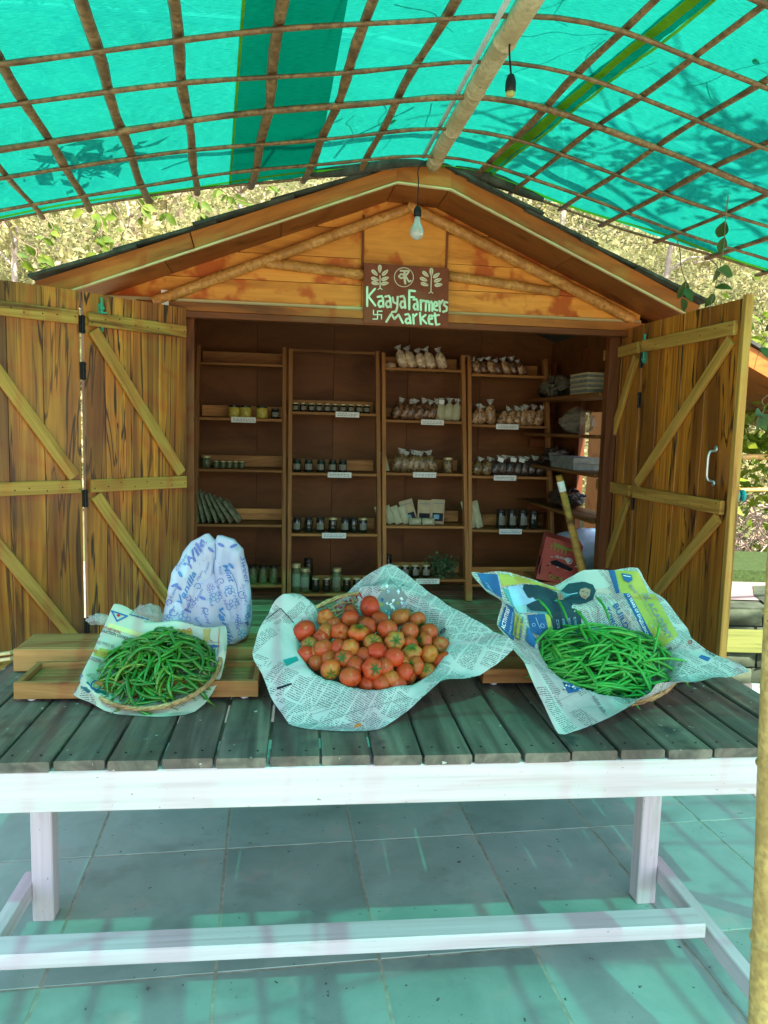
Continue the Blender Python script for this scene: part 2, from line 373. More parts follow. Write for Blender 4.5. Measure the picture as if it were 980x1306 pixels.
M_['ink_gold'] = ink('gold_ink', (.45, .38, .12)); M_['signpaint'] = ink('pale_green_sign_paint', (.62, .78, .58)); M_['signpaint2'] = ink('cream_sign_paint', (.66, .62, .46))
M_['signboard'] = plain('brown_sign_board', (.19, .045, .018), .6, var=.15)
def mk_paper(name, base, dens, text=(.10, .11, .12)):
    m, nt, b = mat_base(name, base, .8, .15)
    tc = N(nt, 'ShaderNodeTexCoord'); sx = N(nt, 'ShaderNodeSeparateXYZ')
    mp = N(nt, 'ShaderNodeMapping'); mp.inputs['Rotation'].default_value = (0, 0, radians(dens[1]))
    nt.links.new(tc.outputs['UV'], mp.inputs[0]); nt.links.new(mp.outputs[0], sx.inputs[0])
    def math(op, a, b2=None):
        n = N(nt, 'ShaderNodeMath', operation=op)
        for i, q in enumerate((a, b2)):
            if q is None: continue
            if isinstance(q, (int, float)): n.inputs[i].default_value = q
            else: nt.links.new(q, n.inputs[i])
        return n.outputs[0]
    x, y = sx.outputs[0], sx.outputs[1]
    line = math('LESS_THAN', math('FRACT', math('MULTIPLY', y, 1 / .0072)), .5)
    # words: cells of noise along each line
    cv = N(nt, 'ShaderNodeCombineXYZ'); nt.links.new(math('MULTIPLY', x, 120), cv.inputs[0]); nt.links.new(math('FLOOR', math('MULTIPLY', y, 1 / .0072)), cv.inputs[1])
    word = math('GREATER_THAN', noise_tex(nt, cv.outputs[0], 2.3, 2, .5), .44)
    fx = math('FRACT', math('MULTIPLY', x, 1 / .062)); col = math('MULTIPLY', math('GREATER_THAN', fx, .06), math('LESS_THAN', fx, .95))
    # blocks with and without text
    vo = N(nt, 'ShaderNodeTexVoronoi', distance='CHEBYCHEV'); vo.inputs['Scale'].default_value = 9; vo.inputs['Randomness'].default_value = .8
    nt.links.new(mp.outputs[0], vo.inputs['Vector'])
    sep = N(nt, 'ShaderNodeSeparateColor'); nt.links.new(vo.outputs['Color'], sep.inputs[0])
    blk = math('LESS_THAN', sep.outputs[0], dens[0])
    vd = N(nt, 'ShaderNodeTexVoronoi', distance='CHEBYCHEV', feature='F2'); vd.inputs['Scale'].default_value = 9; vd.inputs['Randomness'].default_value = .8
    nt.links.new(mp.outputs[0], vd.inputs['Vector'])
    gap = math('GREATER_THAN', math('SUBTRACT', vd.outputs['Distance'], vo.outputs['Distance']), .035)
    t = math('MULTIPLY', math('MULTIPLY', math('MULTIPLY', line, word), col), math('MULTIPLY', blk, gap))
    t = math('MULTIPLY', t, .80)
    tone = mixc(nt, ramp(nt, noise_tex(nt, mp.outputs[0], 2.5, 3), [(.35, (0,) * 3), (.65, (1,) * 3)]), base, tuple(x * .88 for x in base))
    c = mixc(nt, t, tone, text); nt.links.new(c, b.inputs['Base Color'])
    bump(nt, b, ramp(nt, noise_tex(nt, mp.outputs[0], 7, 3, .5, .6), [(.40, (0,) * 3), (.5, (1,) * 3), (.60, (.1,) * 3)]), .18, .008)
    tl = N(nt, 'ShaderNodeBsdfTranslucent'); nt.links.new(c, tl.inputs[0]); mx = N(nt, 'ShaderNodeMixShader'); mx.inputs[0].default_value = .22
    nt.links.new(b.outputs[0], mx.inputs[1]); nt.links.new(tl.outputs[0], mx.inputs[2]); nt.links.new(mx.outputs[0], nt.nodes['Material Output'].inputs[0])
    return m
M_['news'] = mk_paper('newsprint', (.66, .68, .69), (.88, 28)); M_['news2'] = mk_paper('newsprint_advert_page', (.66, .70, .68), (.96, -28)); M_['news3'] = mk_paper('glossy_leaflet_paper', (.66, .72, .60), (.12, 20))

# ------------------------------------------------------------------ ground and paving
gm = MB(); gm.add([(-150, -150, -.03), (150, -150, -.03), (150, 150, -.03), (-150, 150, -.03)], [(0, 1, 2, 3)])
tag(gm.build('ground', M_['ground'], center=False), kind='structure')
TA = radians(9.0); TF = T(Z(289, 1083, 0)) @ Rz(TA)      # tile grid frame
pav = tag(empty('paving', TF), kind='structure')
g = MB(); g.box((-3.6, -4.3, -.028), (3.4, 1.75, -.0012)); g.build('grout_bed', M_['grout'], pav, TF)
tm = []
for k in range(4):
    m = MB(); w, d = .5 - .006, .69 - .006; ch = .003
    e = [U(-.0012, .0012) for _ in range(4)]
    top = [(ch + abs(e[0]), ch, 0), (w - ch, ch + abs(e[1]), 0), (w - ch - abs(e[2]), d - ch, 0), (ch, d - ch - abs(e[3]), 0)]
    bot = [(0, 0, -.004), (w, 0, -.004), (w, d, -.004), (0, d, -.004)]; low = [(x, y, -.02) for x, y, _ in bot]
    m.add(top + bot + low, [(0, 1, 2, 3)] + [(4 + i, 4 + (i + 1) % 4, (i + 1) % 4, i) for i in range(4)] + [(8 + i, 8 + (i + 1) % 4, 4 + (i + 1) % 4, 4 + i) for i in range(4)])
    me = m.mesh(); me.materials.append(M_['tile']); tm.append(me)
for i in range(-7, 7):
    for j in range(-6, 3):
        o = bpy.data.objects.new('tile', random.choice(tm)); COL.objects.link(o)
        place(o, TF @ T((i * .5 + .003, j * .69 + .003, U(0, .001))), pav)

# ------------------------------------------------------------------ picnic table
YAW = radians(6.1)
tc0 = (Z(960, 963, .76) + Z(0, 974, .76)) / 2
# local frame: x along the table front edge, y away from the camera
TB = T((tc0.x, tc0.y, 0)) @ Rz(YAW)
TBi = TB.inverted()
table = empty('picnic_table', TB, 'long weathered table with dark green plank top and white painted legs', 'table')
def tl(px, py, z): return TBi @ Z(px, py, z)
front = tl(470, 968, .75).y
xl = tl(0, 860, .76).x; xr = tl(966, 903, .76).x
depth = .93; pitch = .1405
gx = tl(342, 965, .76).x                     # one gap between planks
i0 = math.floor((xl - gx) / pitch); i1 = math.ceil((xr - gx) / pitch)
for i in range(i0, i1):
    x0 = gx + i * pitch; w = pitch - U(.007, .013)
    xc = x0 + pitch / 2; yo = U(-.007, .007)
    o = stick('plank', TB @ Vector((xc + U(-.002, .002), front + yo, .745)), TB @ Vector((xc + U(-.003, .003), front + depth + U(-.01, .01), .745 + U(-.002, .002))), w, .028, M_['plank'], table, ch=.004, share=False)
for yy in (front + .10, front + .5, front + .84):   # cross bearers below the planks and the nails
    stick('bearer', TB @ Vector((xl + .05, yy, .700)), TB @ Vector((xr - .05, yy, .700)), .05, .06, M_['white'], table)
nm = MB()
for i in range(i0, i1):
    for yy in (front + .05, front + .47, front + .82):
        for dx in (-.035, .035): nm.lathe([(.0035, .0), (.0035, .0012), (.001, .0018)], 6, (gx + (i + .5) * pitch + dx + U(-.006, .006), yy + U(-.01, .01), .759))
tag(nm.build('nail_heads', M_['iron'], table, TB), kind='stuff')
ah = .112
stick('apron', TB @ Vector((xl + .01, front + .015, .7305 - ah / 2)), TB @ Vector((xr - .01, front + .015, .7305 - ah / 2)), .026, ah, M_['white'], table, ch=.003)
stick('apron', TB @ Vector((xl + .01, front + depth - .03, .7305 - ah / 2)), TB @ Vector((xr - .01, front + depth - .03, .7305 - ah / 2)), .026, ah, M_['white'], table, ch=.003)
# legs : positions measured at their feet
fl = TBi @ Z(57, 1172, 0); fr = TBi @ Z(822, 1150, 0)
for q, ww in ((fl, .068), (fr, .068)):
    stick('leg', TB @ Vector((q.x, q.y + .02, .002)), TB @ Vector((q.x, q.y + .02, .728)), ww, .068, M_['white'], table, up=TB.to_3x3() @ Vector((0, 1, 0)), ch=.004)
# low side rails run from the back legs past the front legs towards the camera and carry the foot beam
zr = .108
for q, s in ((fl, -1), (fr, 1)):
    x = q.x + s * .056 if s > 0 else q.x - .0545
    stick('side_rail', TB @ Vector((x, q.y + .05, zr)), TB @ Vector((x, q.y - 1.25, zr)), .042, .062, M_['white'], table, ch=.004)
pf0 = TBi @ Z(0, 1210, .186); pf1 = TBi @ Z(905, 1182, .186)
yb = (pf1.y + (TBi @ Z(450, 1196, .186)).y) / 2 + .043
stick('foot_beam', TB @ Vector((fl.x - .30, yb, .1635)), TB @ Vector((pf1.x - .005, yb, .1635)), .086, .046, M_['white'], table, ch=.004)
# slanting brace at the right end under the top
stick('brace', TB @ Vector((xr - .14, front + .12, .62)), TB @ Vector((xr + .16, front + .12, .28)), .045, .045, M_['white'], table)

# ------------------------------------------------------------------ the hut
HA = radians(8.0); HO = Vector((.105, 4.03, 0)); HF = T(HO) @ Rz(HA); HFi = HF.inverted()
hut = empty('market_hut', HF, 'wooden market hut with gabled front and open folding doors', 'hut')
hx = HF.to_3x3() @ Vector((1, 0, 0)); hy = HF.to_3x3() @ Vector((0, 1, 0)); UP = Vector((0, 0, 1))
def HL(px, py, v): return HFi @ plane_hit(px, py, HF @ Vector((0, v, 0)), hy)
FZ = .48                                   # hut floor height
def hb(name, a, b, mat, parent=None, up=(0, 0, 1), w=None, t=None, **kw):
    return stick(name, HF @ Vector(a), HF @ Vector(b), w, t, mat, parent or hut, up=HF.to_3x3() @ Vector(up), **kw)
HWD, DEP = 1.35, 1.62
# floor boards run left-right
nb = 13; bw = (DEP + .12) / nb
for i in range(nb):
    v = -.10 + (i + .5) * bw
    hb('floor_board', (-HWD + .03, v, FZ - .0125), (HWD - .03, v, FZ - .0125 - U(0, .002)), M_['floorb'], w=bw - .006, t=.025)
b = MB(); b.box((-HWD + .04, -.05, 0), (HWD - .04, DEP - .05, FZ - .03)); b.build('plinth', M_['stone'], hut, HF)
# walls
def wall(name, a, b, mat):
    m = MB(); m.box(a, b); return m.build(name, mat, hut, HF)
EAVE = 2.20
nbk = 5
b = MB(); b.box((-HWD, DEP + .012, FZ - .02), (HWD, DEP + .03, 2.62)); b.build('seam_backing', M_['inner'], hut, HF)  # solid backing added so no light leaks through the panel seams
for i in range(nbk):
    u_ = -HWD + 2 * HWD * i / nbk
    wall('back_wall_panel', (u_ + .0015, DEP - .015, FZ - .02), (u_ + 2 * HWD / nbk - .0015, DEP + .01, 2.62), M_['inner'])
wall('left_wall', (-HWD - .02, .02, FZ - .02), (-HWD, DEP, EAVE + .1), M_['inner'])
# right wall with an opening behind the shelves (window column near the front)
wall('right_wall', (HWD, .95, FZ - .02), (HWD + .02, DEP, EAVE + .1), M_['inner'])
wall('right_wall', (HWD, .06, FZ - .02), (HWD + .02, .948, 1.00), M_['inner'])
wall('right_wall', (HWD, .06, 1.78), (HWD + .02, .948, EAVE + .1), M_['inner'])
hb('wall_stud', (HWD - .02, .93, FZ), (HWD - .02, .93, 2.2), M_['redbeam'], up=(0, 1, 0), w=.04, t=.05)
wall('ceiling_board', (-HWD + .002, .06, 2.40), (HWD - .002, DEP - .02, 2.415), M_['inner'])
# front posts and lintel
jl = HL(246, 600, 0).x; jr = HL(772, 600, 0).x
hb('door_post', (jl - .025, .055, FZ), (jl - .025, .055, 2.19), M_['redbeam'], up=(0, 1, 0), w=.06, t=.06)
hb('door_post', (jr + .03, .055, FZ), (jr + .03, .055, 2.19), M_['redbeam'], up=(0, 1, 0), w=.06, t=.06)
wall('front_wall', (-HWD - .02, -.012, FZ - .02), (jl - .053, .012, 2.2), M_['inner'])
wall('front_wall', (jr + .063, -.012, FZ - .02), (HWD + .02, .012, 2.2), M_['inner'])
zl = HL(500, 416, -.03).z
hb('lintel', (-HWD, -.03, zl + .012), (HWD, -.03, zl + .012), M_['redbeam'], w=.05, t=.03)
hb('lintel', (-HWD, -.024, zl + .0495), (HWD, -.024, zl + .0495), M_['fascia'], w=.05, t=.042)
# roof profile, taken on the fascia plane
VF = -.36
LT = HL(45, 359, VF); A_ = HL(507, 212, VF); B_ = HL(541, 203, VF); C_ = HL(576, 217, VF); RT = HL(893, 390, VF)
LB = HL(100, 367, VF); AB = HL(507, 232, VF); CB = HL(575, 241, VF); RB = HL(877, 401, VF)
def sl(p, q, x): return p.z + (q.z - p.z) * (x - p.x) / (q.x - p.x)
LB2 = Vector((LT.x + .02, VF, sl(AB, LB, LT.x + .02))); RB2 = Vector((RT.x - .02, VF, sl(CB, RB, RT.x - .02)))
def fasc(p, q, q2, p2, mat=M_['fascia'], name='fascia_board', v0=VF, v1=VF + .022):
    L = (Vector((q.x, 0, q.z)) - Vector((p.x, 0, p.z)))
    x = L.normalized(); z = Vector((-x.z, 0, x.x)); o = Vector((p.x, v0, p.z)); y = Vector((0, 1, 0))
    F = HF @ axes(o, x, y, z if z.z > 0 else -z) if True else None
    Fi = F.inverted(); pts = [Fi @ (HF @ Vector((w.x, v0, w.z))) for w in (p, q, q2, p2)]
    m = MB(); d = v1 - v0; m.hexa([pts[0], pts[1], pts[2], pts[3]], [w + Vector((0, d, 0)) for w in pts]); return m.build(name, mat, hut, F)
mid1 = A_.lerp(LT, .5); midb1 = AB.lerp(LB2, .5)
def cut(pa, pb, t): return pa.lerp(pb, t)
fasc(LT, cut(LT, A_, .415), cut(LB2, AB, .42), LB2); fasc(cut(LT, A_, .418), A_, AB, cut(LB2, AB, .423))
m = MB(); g_ = .002
for q0 in ([A_, B_, C_, CB, AB],):
    n_ = len(q0); m.add([Vector((p.x, VF - .004, p.z)) for p in q0] + [Vector((p.x, VF + .02, p.z)) for p in q0],
          [tuple(range(n_))[::-1], tuple(range(n_, 2 * n_))] + [(i, (i + 1) % n_, n_ + (i + 1) % n_, n_ + i) for i in range(n_)])
m.build('fascia_board', M_['fascia'], hut, HF)
fasc(C_, RT, RB2, CB)
# pale edge strips below the fascia
for p, q in ((LB2, AB), (AB, CB), (CB, RB2)):
    hb('edge_strip', (p.x, VF - .002, p.z - .004), (q.x, VF - .002, q.z - .004), M_['lath'], w=.02, t=.009)
# soffit boards from fascia back to the gable wall
def soff(p, q):
    m = MB(); n = (Vector((q.x, 0, q.z)) - Vector((p.x, 0, p.z))).normalized(); z = Vector((-n.z, 0, n.x))
    if z.z < 0: z = -z
    a = [Vector((p.x, VF + .023, p.z)) + z * .006, Vector((q.x, VF + .023, q.z)) + z * .006, Vector((q.x, .02, q.z)) + z * .006, Vector((p.x, .02, p.z)) + z * .006]
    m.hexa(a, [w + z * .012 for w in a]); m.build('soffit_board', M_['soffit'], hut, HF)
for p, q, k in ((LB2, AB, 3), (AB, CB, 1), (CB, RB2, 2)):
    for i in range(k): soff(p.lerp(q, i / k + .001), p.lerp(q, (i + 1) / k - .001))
# gable wall : boards clipped to the roof line
def roofz(x):
    P = [LB2, AB, CB, RB2]
    for a, c in zip(P[:-1], P[1:]):
        if a.x <= x <= c.x: return sl(a, c, x)
    return EAVE
zg0 = zl + .072
rows = [zg0, zg0 + .125, zg0 + .255, zg0 + .40, zg0 + .56, zg0 + .9]
cu0, cu1 = HL(463, 300, -.01).x, HL(570, 300, -.01).x
def gboard(x0, x1, z0, z1, v=0.0):
    xs = sorted([x0, x1] + [p.x for p in (AB, CB) if x0 < p.x < x1] + list(np.linspace(x0, x1, 60)[1:-1]))
    top = [(x, min(z1, roofz(x) + .01)) for x in xs]
    top = [(x, z) for x, z in top if z > z0 + .004]
    if len(top) < 2: return
    n_ = len(top)
    vs = [Vector((x, v - .012, z0)) for x, z in top] + [Vector((x, v - .012, z)) for x, z in top] + [Vector((x, v + .012, z0)) for x, z in top] + [Vector((x, v + .012, z)) for x, z in top]
    fs = []
    for i in range(n_ - 1):
        fs += [(i, i + 1, n_ + i + 1, n_ + i), (2 * n_ + i + 1, 2 * n_ + i, 3 * n_ + i, 3 * n_ + i + 1), (n_ + i, n_ + i + 1, 3 * n_ + i + 1, 3 * n_ + i), (i + 1, i, 2 * n_ + i, 2 * n_ + i + 1)]
    m = MB(); m.add(vs, fs); m.build('gable_board', M_['plywood'], hut, HF)
gl, gr = LB2.x + .12, RB2.x - .12
for z0, z1 in zip(rows[:-1], rows[1:]):
    gboard(gl, cu0 - .001, z0 + .0015, z1 - .0015, U(-.002, .002)); gboard(cu1 + .001, gr, z0 + .0015, z1 - .0015, U(-.002, .002))
gboard(cu0, cu1, zg0 + .0015, 3.2, -.008)
for u_ in (cu0, cu1):
    hb('batten_strip', (u_, -.024, zg0 + .2), (u_, -.024, roofz(u_) - .02), M_['redbeam'], up=(0, 1, 0), w=.012, t=.006)
# bamboo culms on the gable
def bamboo(name, p0, p1, r, mat, parent, nodes=.28, n=12, jit=.004, r1=None, start=.1):
    p0 = Vector(p0); p1 = Vector(p1); L = (p1 - p0).length; pts = []; rad = []
    s = 0; stops = []
    x = start
    while x < L: stops.append(x); x += nodes * U(.85, 1.15)
    k = max(8, int(L / .05)); xs = sorted([L * i / k for i in range(k + 1)] + [q + d for q in stops for d in (-.006, -.002, .002, .006) if 0 < q + d < L])
    side = (p1 - p0).normalized().cross(Vector((.3, .2, 1))).normalized()
    for x in xs:
        rr = r + ((r1 or r) - r) * x / L
        for q in stops:
            d = abs(x - q)
            if d < .004: rr *= 1.10
        pts.append(p0.lerp(p1, x / L) + side * (jit * sin(x * 3.1) + .5 * jit * sin(x * 7.3))); rad.append(rr)
    m = MB(); m.tube(pts, rad, n)
    return m.build(name, mat, parent, smooth=True)
def gp(px, py, v=-.035): return HF @ HL(px, py, v)
bamboo('bamboo_rail', gp(196, 385), gp(524, 264), .027, M_['bamboo_d'], hut)
bamboo('bamboo_rail', gp(520, 262), gp(808, 408), .028, M_['bamboo_d'], hut)
bamboo('bamboo_rail', gp(338, 335, -.03), gp(464, 351, -.03), .026, M_['bamboo_d'], hut)
bamboo('bamboo_rail', gp(572, 352, -.03), gp(712, 373, -.03), .025, M_['bamboo_d'], hut)
hb('base_strip', (gl, -.018, zg0 + .008), (gr, -.018, zg0 + .008), M_['lath'], w=.02, t=.018)
# white paper scrap stapled to the left end of the gable
sc_ = MB(); a = HL(207, 371, -.02); sc_.box((a.x, -.05, a.z - .075), (a.x + .035, -.047, a.z)); sc_.build('paper_scrap', M_['whitepl'], hut, HF)
# roof sheets (overlapping bitumen sheets with thick edges)
def slope(p, q, n, flip):
    nrm = Vector((-(q.z - p.z), 0, q.x - p.x)).normalized()
    if nrm.z < 0: nrm = -nrm
    ext = (p - q).normalized() * .012
    for i in range(n):
        a = p.lerp(q, max(0, i / n)); c = p.lerp(q, (i + 1.28) / n if i < n - 1 else 1.0)
        if i == 0: a = a + ext
        z0, z1 = (.016, .003); v0 = VF - .03 + U(-.02, .012)
        for (va, vb) in ((v0, .55), (.553, 1.15), (1.153, DEP + .3)):
            A1 = [Vector((a.x, va, a.z)) + nrm * z0, Vector((c.x, va, c.z)) + nrm * z1, Vector((c.x, vb, c.z)) + nrm * z1, Vector((a.x, vb, a.z)) + nrm * z0]
            m = MB(); m.hexa(A1, [w + nrm * .013 for w in A1]); m.build('roof_sheet', M_['roof'], hut, HF)
slope(LT, B_, 5, False); slope(RT, B_, 5, True)
# door leaves
DT = 2.20
def onz(px, py): p = Z(px, py, DT); return Vector((p.x, p.y, 0))
def leaf(p0, p1, z0=.51, z1=DT, mirror=False, name_label=None, diag=True, post=False):
    """p0 hinge side (towards the hut), p1 outer side; braces face the viewer"""
    x = (p1 - p0).normalized(); L = (p1 - p0).length; y = UP.cross(x)
    # viewer side
    nrm = y if ((CAM - p0).dot(y) > 0) else -y
    F = axes(p0, x, nrm.cross(x) if False else UP.cross(x), UP)
    d = empty('door', T((p0 + p1) / 2 + UP * z0)); place(d, T((p0 + p1) / 2 + UP * z0), hut)
    if name_label: d['label'] = name_label
    widths = [.30, .27, .24, .19] if not mirror else [.2, .27, .25, .28]
    s = .003
    for w in widths:
        ww = (L - .006) * w
        a = p0 + x * (s + ww / 2)
        stick('plank', a + UP * z0, a + UP * (z1 + U(-.002, .002)), ww - .003, .024 + U(0, .002), M_['door'], d, up=nrm, ch=.002, share=False); s += ww
    f = nrm * .0235
    def br(a, b2, w=.058, t=.021):
        A = p0 + x * a[0] + UP * a[1] + f; B = p0 + x * b2[0] + UP * b2[1] + f
        return stick('brace', A, B, w, t, M_['brace'], d, up=nrm, ch=.003, share=False)
    nl = MB()
    for zz_ in (z1 - .115, 1.355, z0 + .10):
        for k_ in range(8):
            a_ = p0 + x * (L * (k_ + .5) / 8 + U(-.01, .01)) + UP * (zz_ + U(-.015, .015)) + nrm * .0345; nl.add([a_ + x * (.0035 * cos(q_)) + UP * (.0035 * sin(q_)) for q_ in (0, 1.05, 2.1, 3.14, 4.2, 5.25)], [tuple(range(6))])
    tag(nl.build('nail_heads', M_['iron'], d), kind='stuff')
    zm = 1.355; zt = z1 - .115; zb = z0 + .10
    br((.02, zt), (L - .02, zt)); br((.02, zm), (L - .02, zm)); br((.02, zb), (L - .02, zb))
    br((L - .045, zt - .045), (.045, zm + .045), .052, .019); br((L - .045, zm - .045), (.045, zb + .045), .052, .019)
    return d, x, nrm, L
hl0 = HF @ HL(237, 400, -.045); hl0.z = 0; hl1 = onz(103, 372); hl2a = hl1 + (onz(0, 357) - hl1).normalized() * .008; hl2 = hl2a + (onz(0, 357) - hl2a).normalized() * (hl1 - hl0).length
dl1, *_a = leaf(hl0, hl1); dl2, *_b = leaf(hl2a, hl2)
hr0 = onz(777, 428); hr1 = onz(825, 413); hr2a = hr1 + (onz(952, 380) - hr1).normalized() * .006; hr2 = onz(952, 380)
dr1, *_c = leaf(hr0, hr1, mirror=True); dr2, xr2, nr2, Lr2 = leaf(hr2a, hr2, mirror=True)
# hinges, bolts and pull handle
def hinge(door, p, nrm, z, xdir):
    h = empty('hinge', T(p + UP * z)); place(h, T(p + UP * z + nrm * .026), door)
    me = MB(); me.box((-.013, -.002, -.038), (.013, .002, .038)); me.tube([(0, -.004, -.040), (0, -.004, .040)], .005, 8)
    for k in (-.03, 0, .03):
        me.box((-.014, -.0035, k - .004), (-.008, -.0015, k + .004)); me.box((.008, -.0035, k - .004), (.014, -.0035 + .002, k + .004))
    F = axes(p + UP * z + nrm * .016, xdir, -nrm, UP) if xdir.cross(-nrm).z > 0 else axes(p + UP * z + nrm * .016, -xdir, -nrm, UP)
    bpy.data.objects.remove(h); return me.build('hinge', M_['iron'], door, F, center=False)
for z in (2.06, 1.86, 1.30, .72): hinge(dl1, (hl1 + hl2a) / 2, _a[1], z, _a[0])
for z in (2.02, 1.82, 1.30, .72): hinge(dr2, (hr1 + hr2a) / 2, nr2, z, xr2)
def bolt(door, p, nrm, xdir, z, mat):
    m = MB(); m.box((-.012, -.003, -.06), (.012, .0, .06)); m.tube([(0, -.009, -.055), (0, -.009, .085)], .0055, 8)
    for k in (-.04, .0, .04): m.box((-.010, -.016, k - .006), (.010, -.0032, k + .006))
    m.tube([(0, -.009, .02), (.018, -.02, .02)], .004, 6)
    xx = xdir if xdir.cross(-nrm).z > 0 else -xdir
    return m.build('bolt', mat, door, axes(p + nrm * .014 + UP * z, xx, -nrm, UP), center=False)
bolt(dl1, hl1 + (hl0 - hl1).normalized() * .085, _a[1], _a[0], 2.10, M_['greenp'])
bolt(dr2, hr2a + xr2 * .03, nr2, xr2, 2.06, M_['greenp'])
hp = W(918, 594, (hr2a + (hr2 - hr2a) * .8).y); zc = hp.z
q = hr2a + xr2 * (Lr2 * .865) + nr2 * .014
m = MB()
m.tube(catmull([q + UP * (zc - .065) + nr2 * .002, q + UP * (zc - .055) + nr2 * .03, q + UP * zc + nr2 * .034, q + UP * (zc + .055) + nr2 * .03, q + UP * (zc + .065) + nr2 * .002], 5), .006, 8)
for s_ in (-1, 1): m.tube([q + UP * (zc + s_ * .072), q + UP * (zc + s_ * .072) + nr2 * .004], .014, 10)
m.build('handle', M_['steel'], dr2, smooth=True)
# outer square stile on the free edge of the right leaf
stick('stile', hr2 + xr2 * .014 + UP * .51 , hr2 + xr2 * .014 + UP * (DT + .01), .026, .034, M_['brace'], dr2, up=nr2)

# ------------------------------------------------------------------ neighbouring shed roof behind the right door
SHF = T(Vector((0, 6.6, 0))) @ Rz(HA); sn = SHF.to_3x3() @ Vector((0, 1, 0))
def SP(px, py): return SHF.inverted() @ plane_hit(px, py, Vector((0, 6.6, 0)), sn)
s0, s1, t0_, t1_ = SP(940, 425), SP(1090, 520), SP(940, 457), SP(1090, 545)
shed = empty('shed', SHF @ T((s1.x, 0, 0)), 'small timber shed with sloping roof just behind the open right door', 'shed')
k_ = SP(846, 375); k2 = SP(846, 404)
m = MB(); m.hexa([k_, s1, t1_, k2], [p + Vector((0, .03, 0)) for p in (k_, s1, t1_, k2)]); m.build('fascia_board', M_['fascia'], shed, SHF)
m = MB(); A1 = [k2 + Vector((0, .031, 0)), t1_ + Vector((0, .031, 0)), t1_ + Vector((0, 1.5, 0)), k2 + Vector((0, 1.5, 0))]; m.hexa(A1, [p + Vector((0, 0, .02)) for p in A1]); m.build('soffit_board', M_['soffit'], shed, SHF)
m = MB(); A1 = [k_ + Vector((0, -.04, .01)), s1 + Vector((.03, -.04, .0)), s1 + Vector((.03, 1.6, .0)), k_ + Vector((0, 1.6, .01))]; m.hexa(A1, [p + Vector((0, 0, .03)) for p in A1]); m.build('roof_sheet', M_['roof'], shed, SHF)
hp_ = SP(905, 470); m = MB(); m.box((k2.x, .6, 0), (hp_.x + .22, 1.5, k2.z - .25)); m.build('wall', M_['inner'], shed, SHF)
m = MB(); aa = SP(930, 495); m.hexa([Vector((hp_.x, .3, t0_.z - .32)), Vector((aa.x + .2, .3, t0_.z - .42)), Vector((aa.x + .2, .3, t0_.z - .30)), Vector((hp_.x, .3, t0_.z - .2))], [Vector((hp_.x, .36, t0_.z - .32)), Vector((aa.x + .2, .36, t0_.z - .42)), Vector((aa.x + .2, .36, t0_.z - .30)), Vector((hp_.x, .36, t0_.z - .2))]); m.build('beam', M_['fascia'], shed, SHF)

# ------------------------------------------------------------------ shade canopy
CA = radians(12.7); CO = Vector((.22, 3.70, 0)); CF = T(CO) @ Rz(CA); CFi = CF.inverted()
cn = CF.to_3x3() @ Vector((0, 1, 0))
def CP(px, py, s=0.0): return CFi @ plane_hit(px, py, CF @ Vector((0, -s, 0)), cn)
edge = [(0, 277), (62, 268), (130, 259), (190, 248), (250, 239), (340, 229), (430, 220), (500, 211), (548, 204), (598, 220), (650, 238), (700, 255), (775, 281), (850, 306), (915, 326), (980, 345)]
prof = [(CP(*e).x, CP(*e).z) for e in edge]
prof = [(prof[0][0] - .5, prof[0][1] - .16)] + prof + [(prof[-1][0] + .5, prof[-1][1] - .14)]
PX = np.array([p[0] for p in prof]); PZ = np.array([p[1] for p in prof])
def cz(t):
    ts = [t - .26, t - .17, t - .08, t, t + .08, t + .17, t + .26]; return float(np.mean(np.interp(ts, PX, PZ)))
TMIN, TMAX = float(PX[0]), float(PX[-1]); SMAX = 4.6
canopy = empty('shade_canopy', CF @ T((0, -1.5, 0)), 'arched shade canopy of split bamboo lattice covered with turquoise net', 'canopy')
bt = [CP(x, y).x for x, y in ((48, 268), (110, 262), (185, 248), (247, 240), (321, 231), (389, 224), (457, 217), (602, 220), (657, 240), (717, 260), (775, 281), (842, 304), (908, 325), (975, 345))]
bt = [TMIN + .02, (TMIN + bt[0]) / 2] + bt + [(bt[-1] + TMAX) / 2, TMAX - .02]
def rpole(name, pts, r, mat, parent, frame, n=6, sq=.6):
    m = MB(); m.tube(pts, [r * U(.85, 1.15) for _ in pts], n, squash=sq); return m.build(name, mat, parent, frame, smooth=True)
for t in bt:
    ph = U(0, 6); r = U(.013, .018)
    pts = [Vector((t + .012 * sin(s * 2.1 + ph) + .004 * sin(s * 9 + ph), -s, cz(t) - .013 + .004 * sin(s * 5 + ph))) for s in np.arange(-.05, SMAX, .12)]
    rpole('lengthwise_batten', pts, r, M_['batten'], canopy, CF)
ss = [0.0, .24, .56, .85, 1.13, 1.40, 1.72, 2.0, 2.3, 2.62, 2.95, 3.3, 3.65, 4.0, 4.35]
for k, s in enumerate(ss):
    ph = U(0, 6); r = .009 if k == 0 else (U(.010, .012) if k != 3 else .016)
    pts = [Vector((t, -s + .014 * sin(t * 1.7 + ph) + .004 * sin(t * 8 + ph), cz(t) - (.034 if s > 0 else .010) + .004 * sin(t * 4 + ph))) for t in np.arange(TMIN, TMAX + .01, .10)]
    rpole('cross_batten', pts, r, M_['batten'] if k != 3 else M_['batten'], canopy, CF)
tB, tC, tD = CP(322, 231).x, CP(389, 224).x, CP(602, 220).x
fL1 = lambda s: tB - .10 - .0 * s; fL2 = lambda s: tC + .05 - .075 * s
fR1 = lambda s: tD + .02 + .03 * s; fR2 = lambda s: tD + .08 + .035 * s
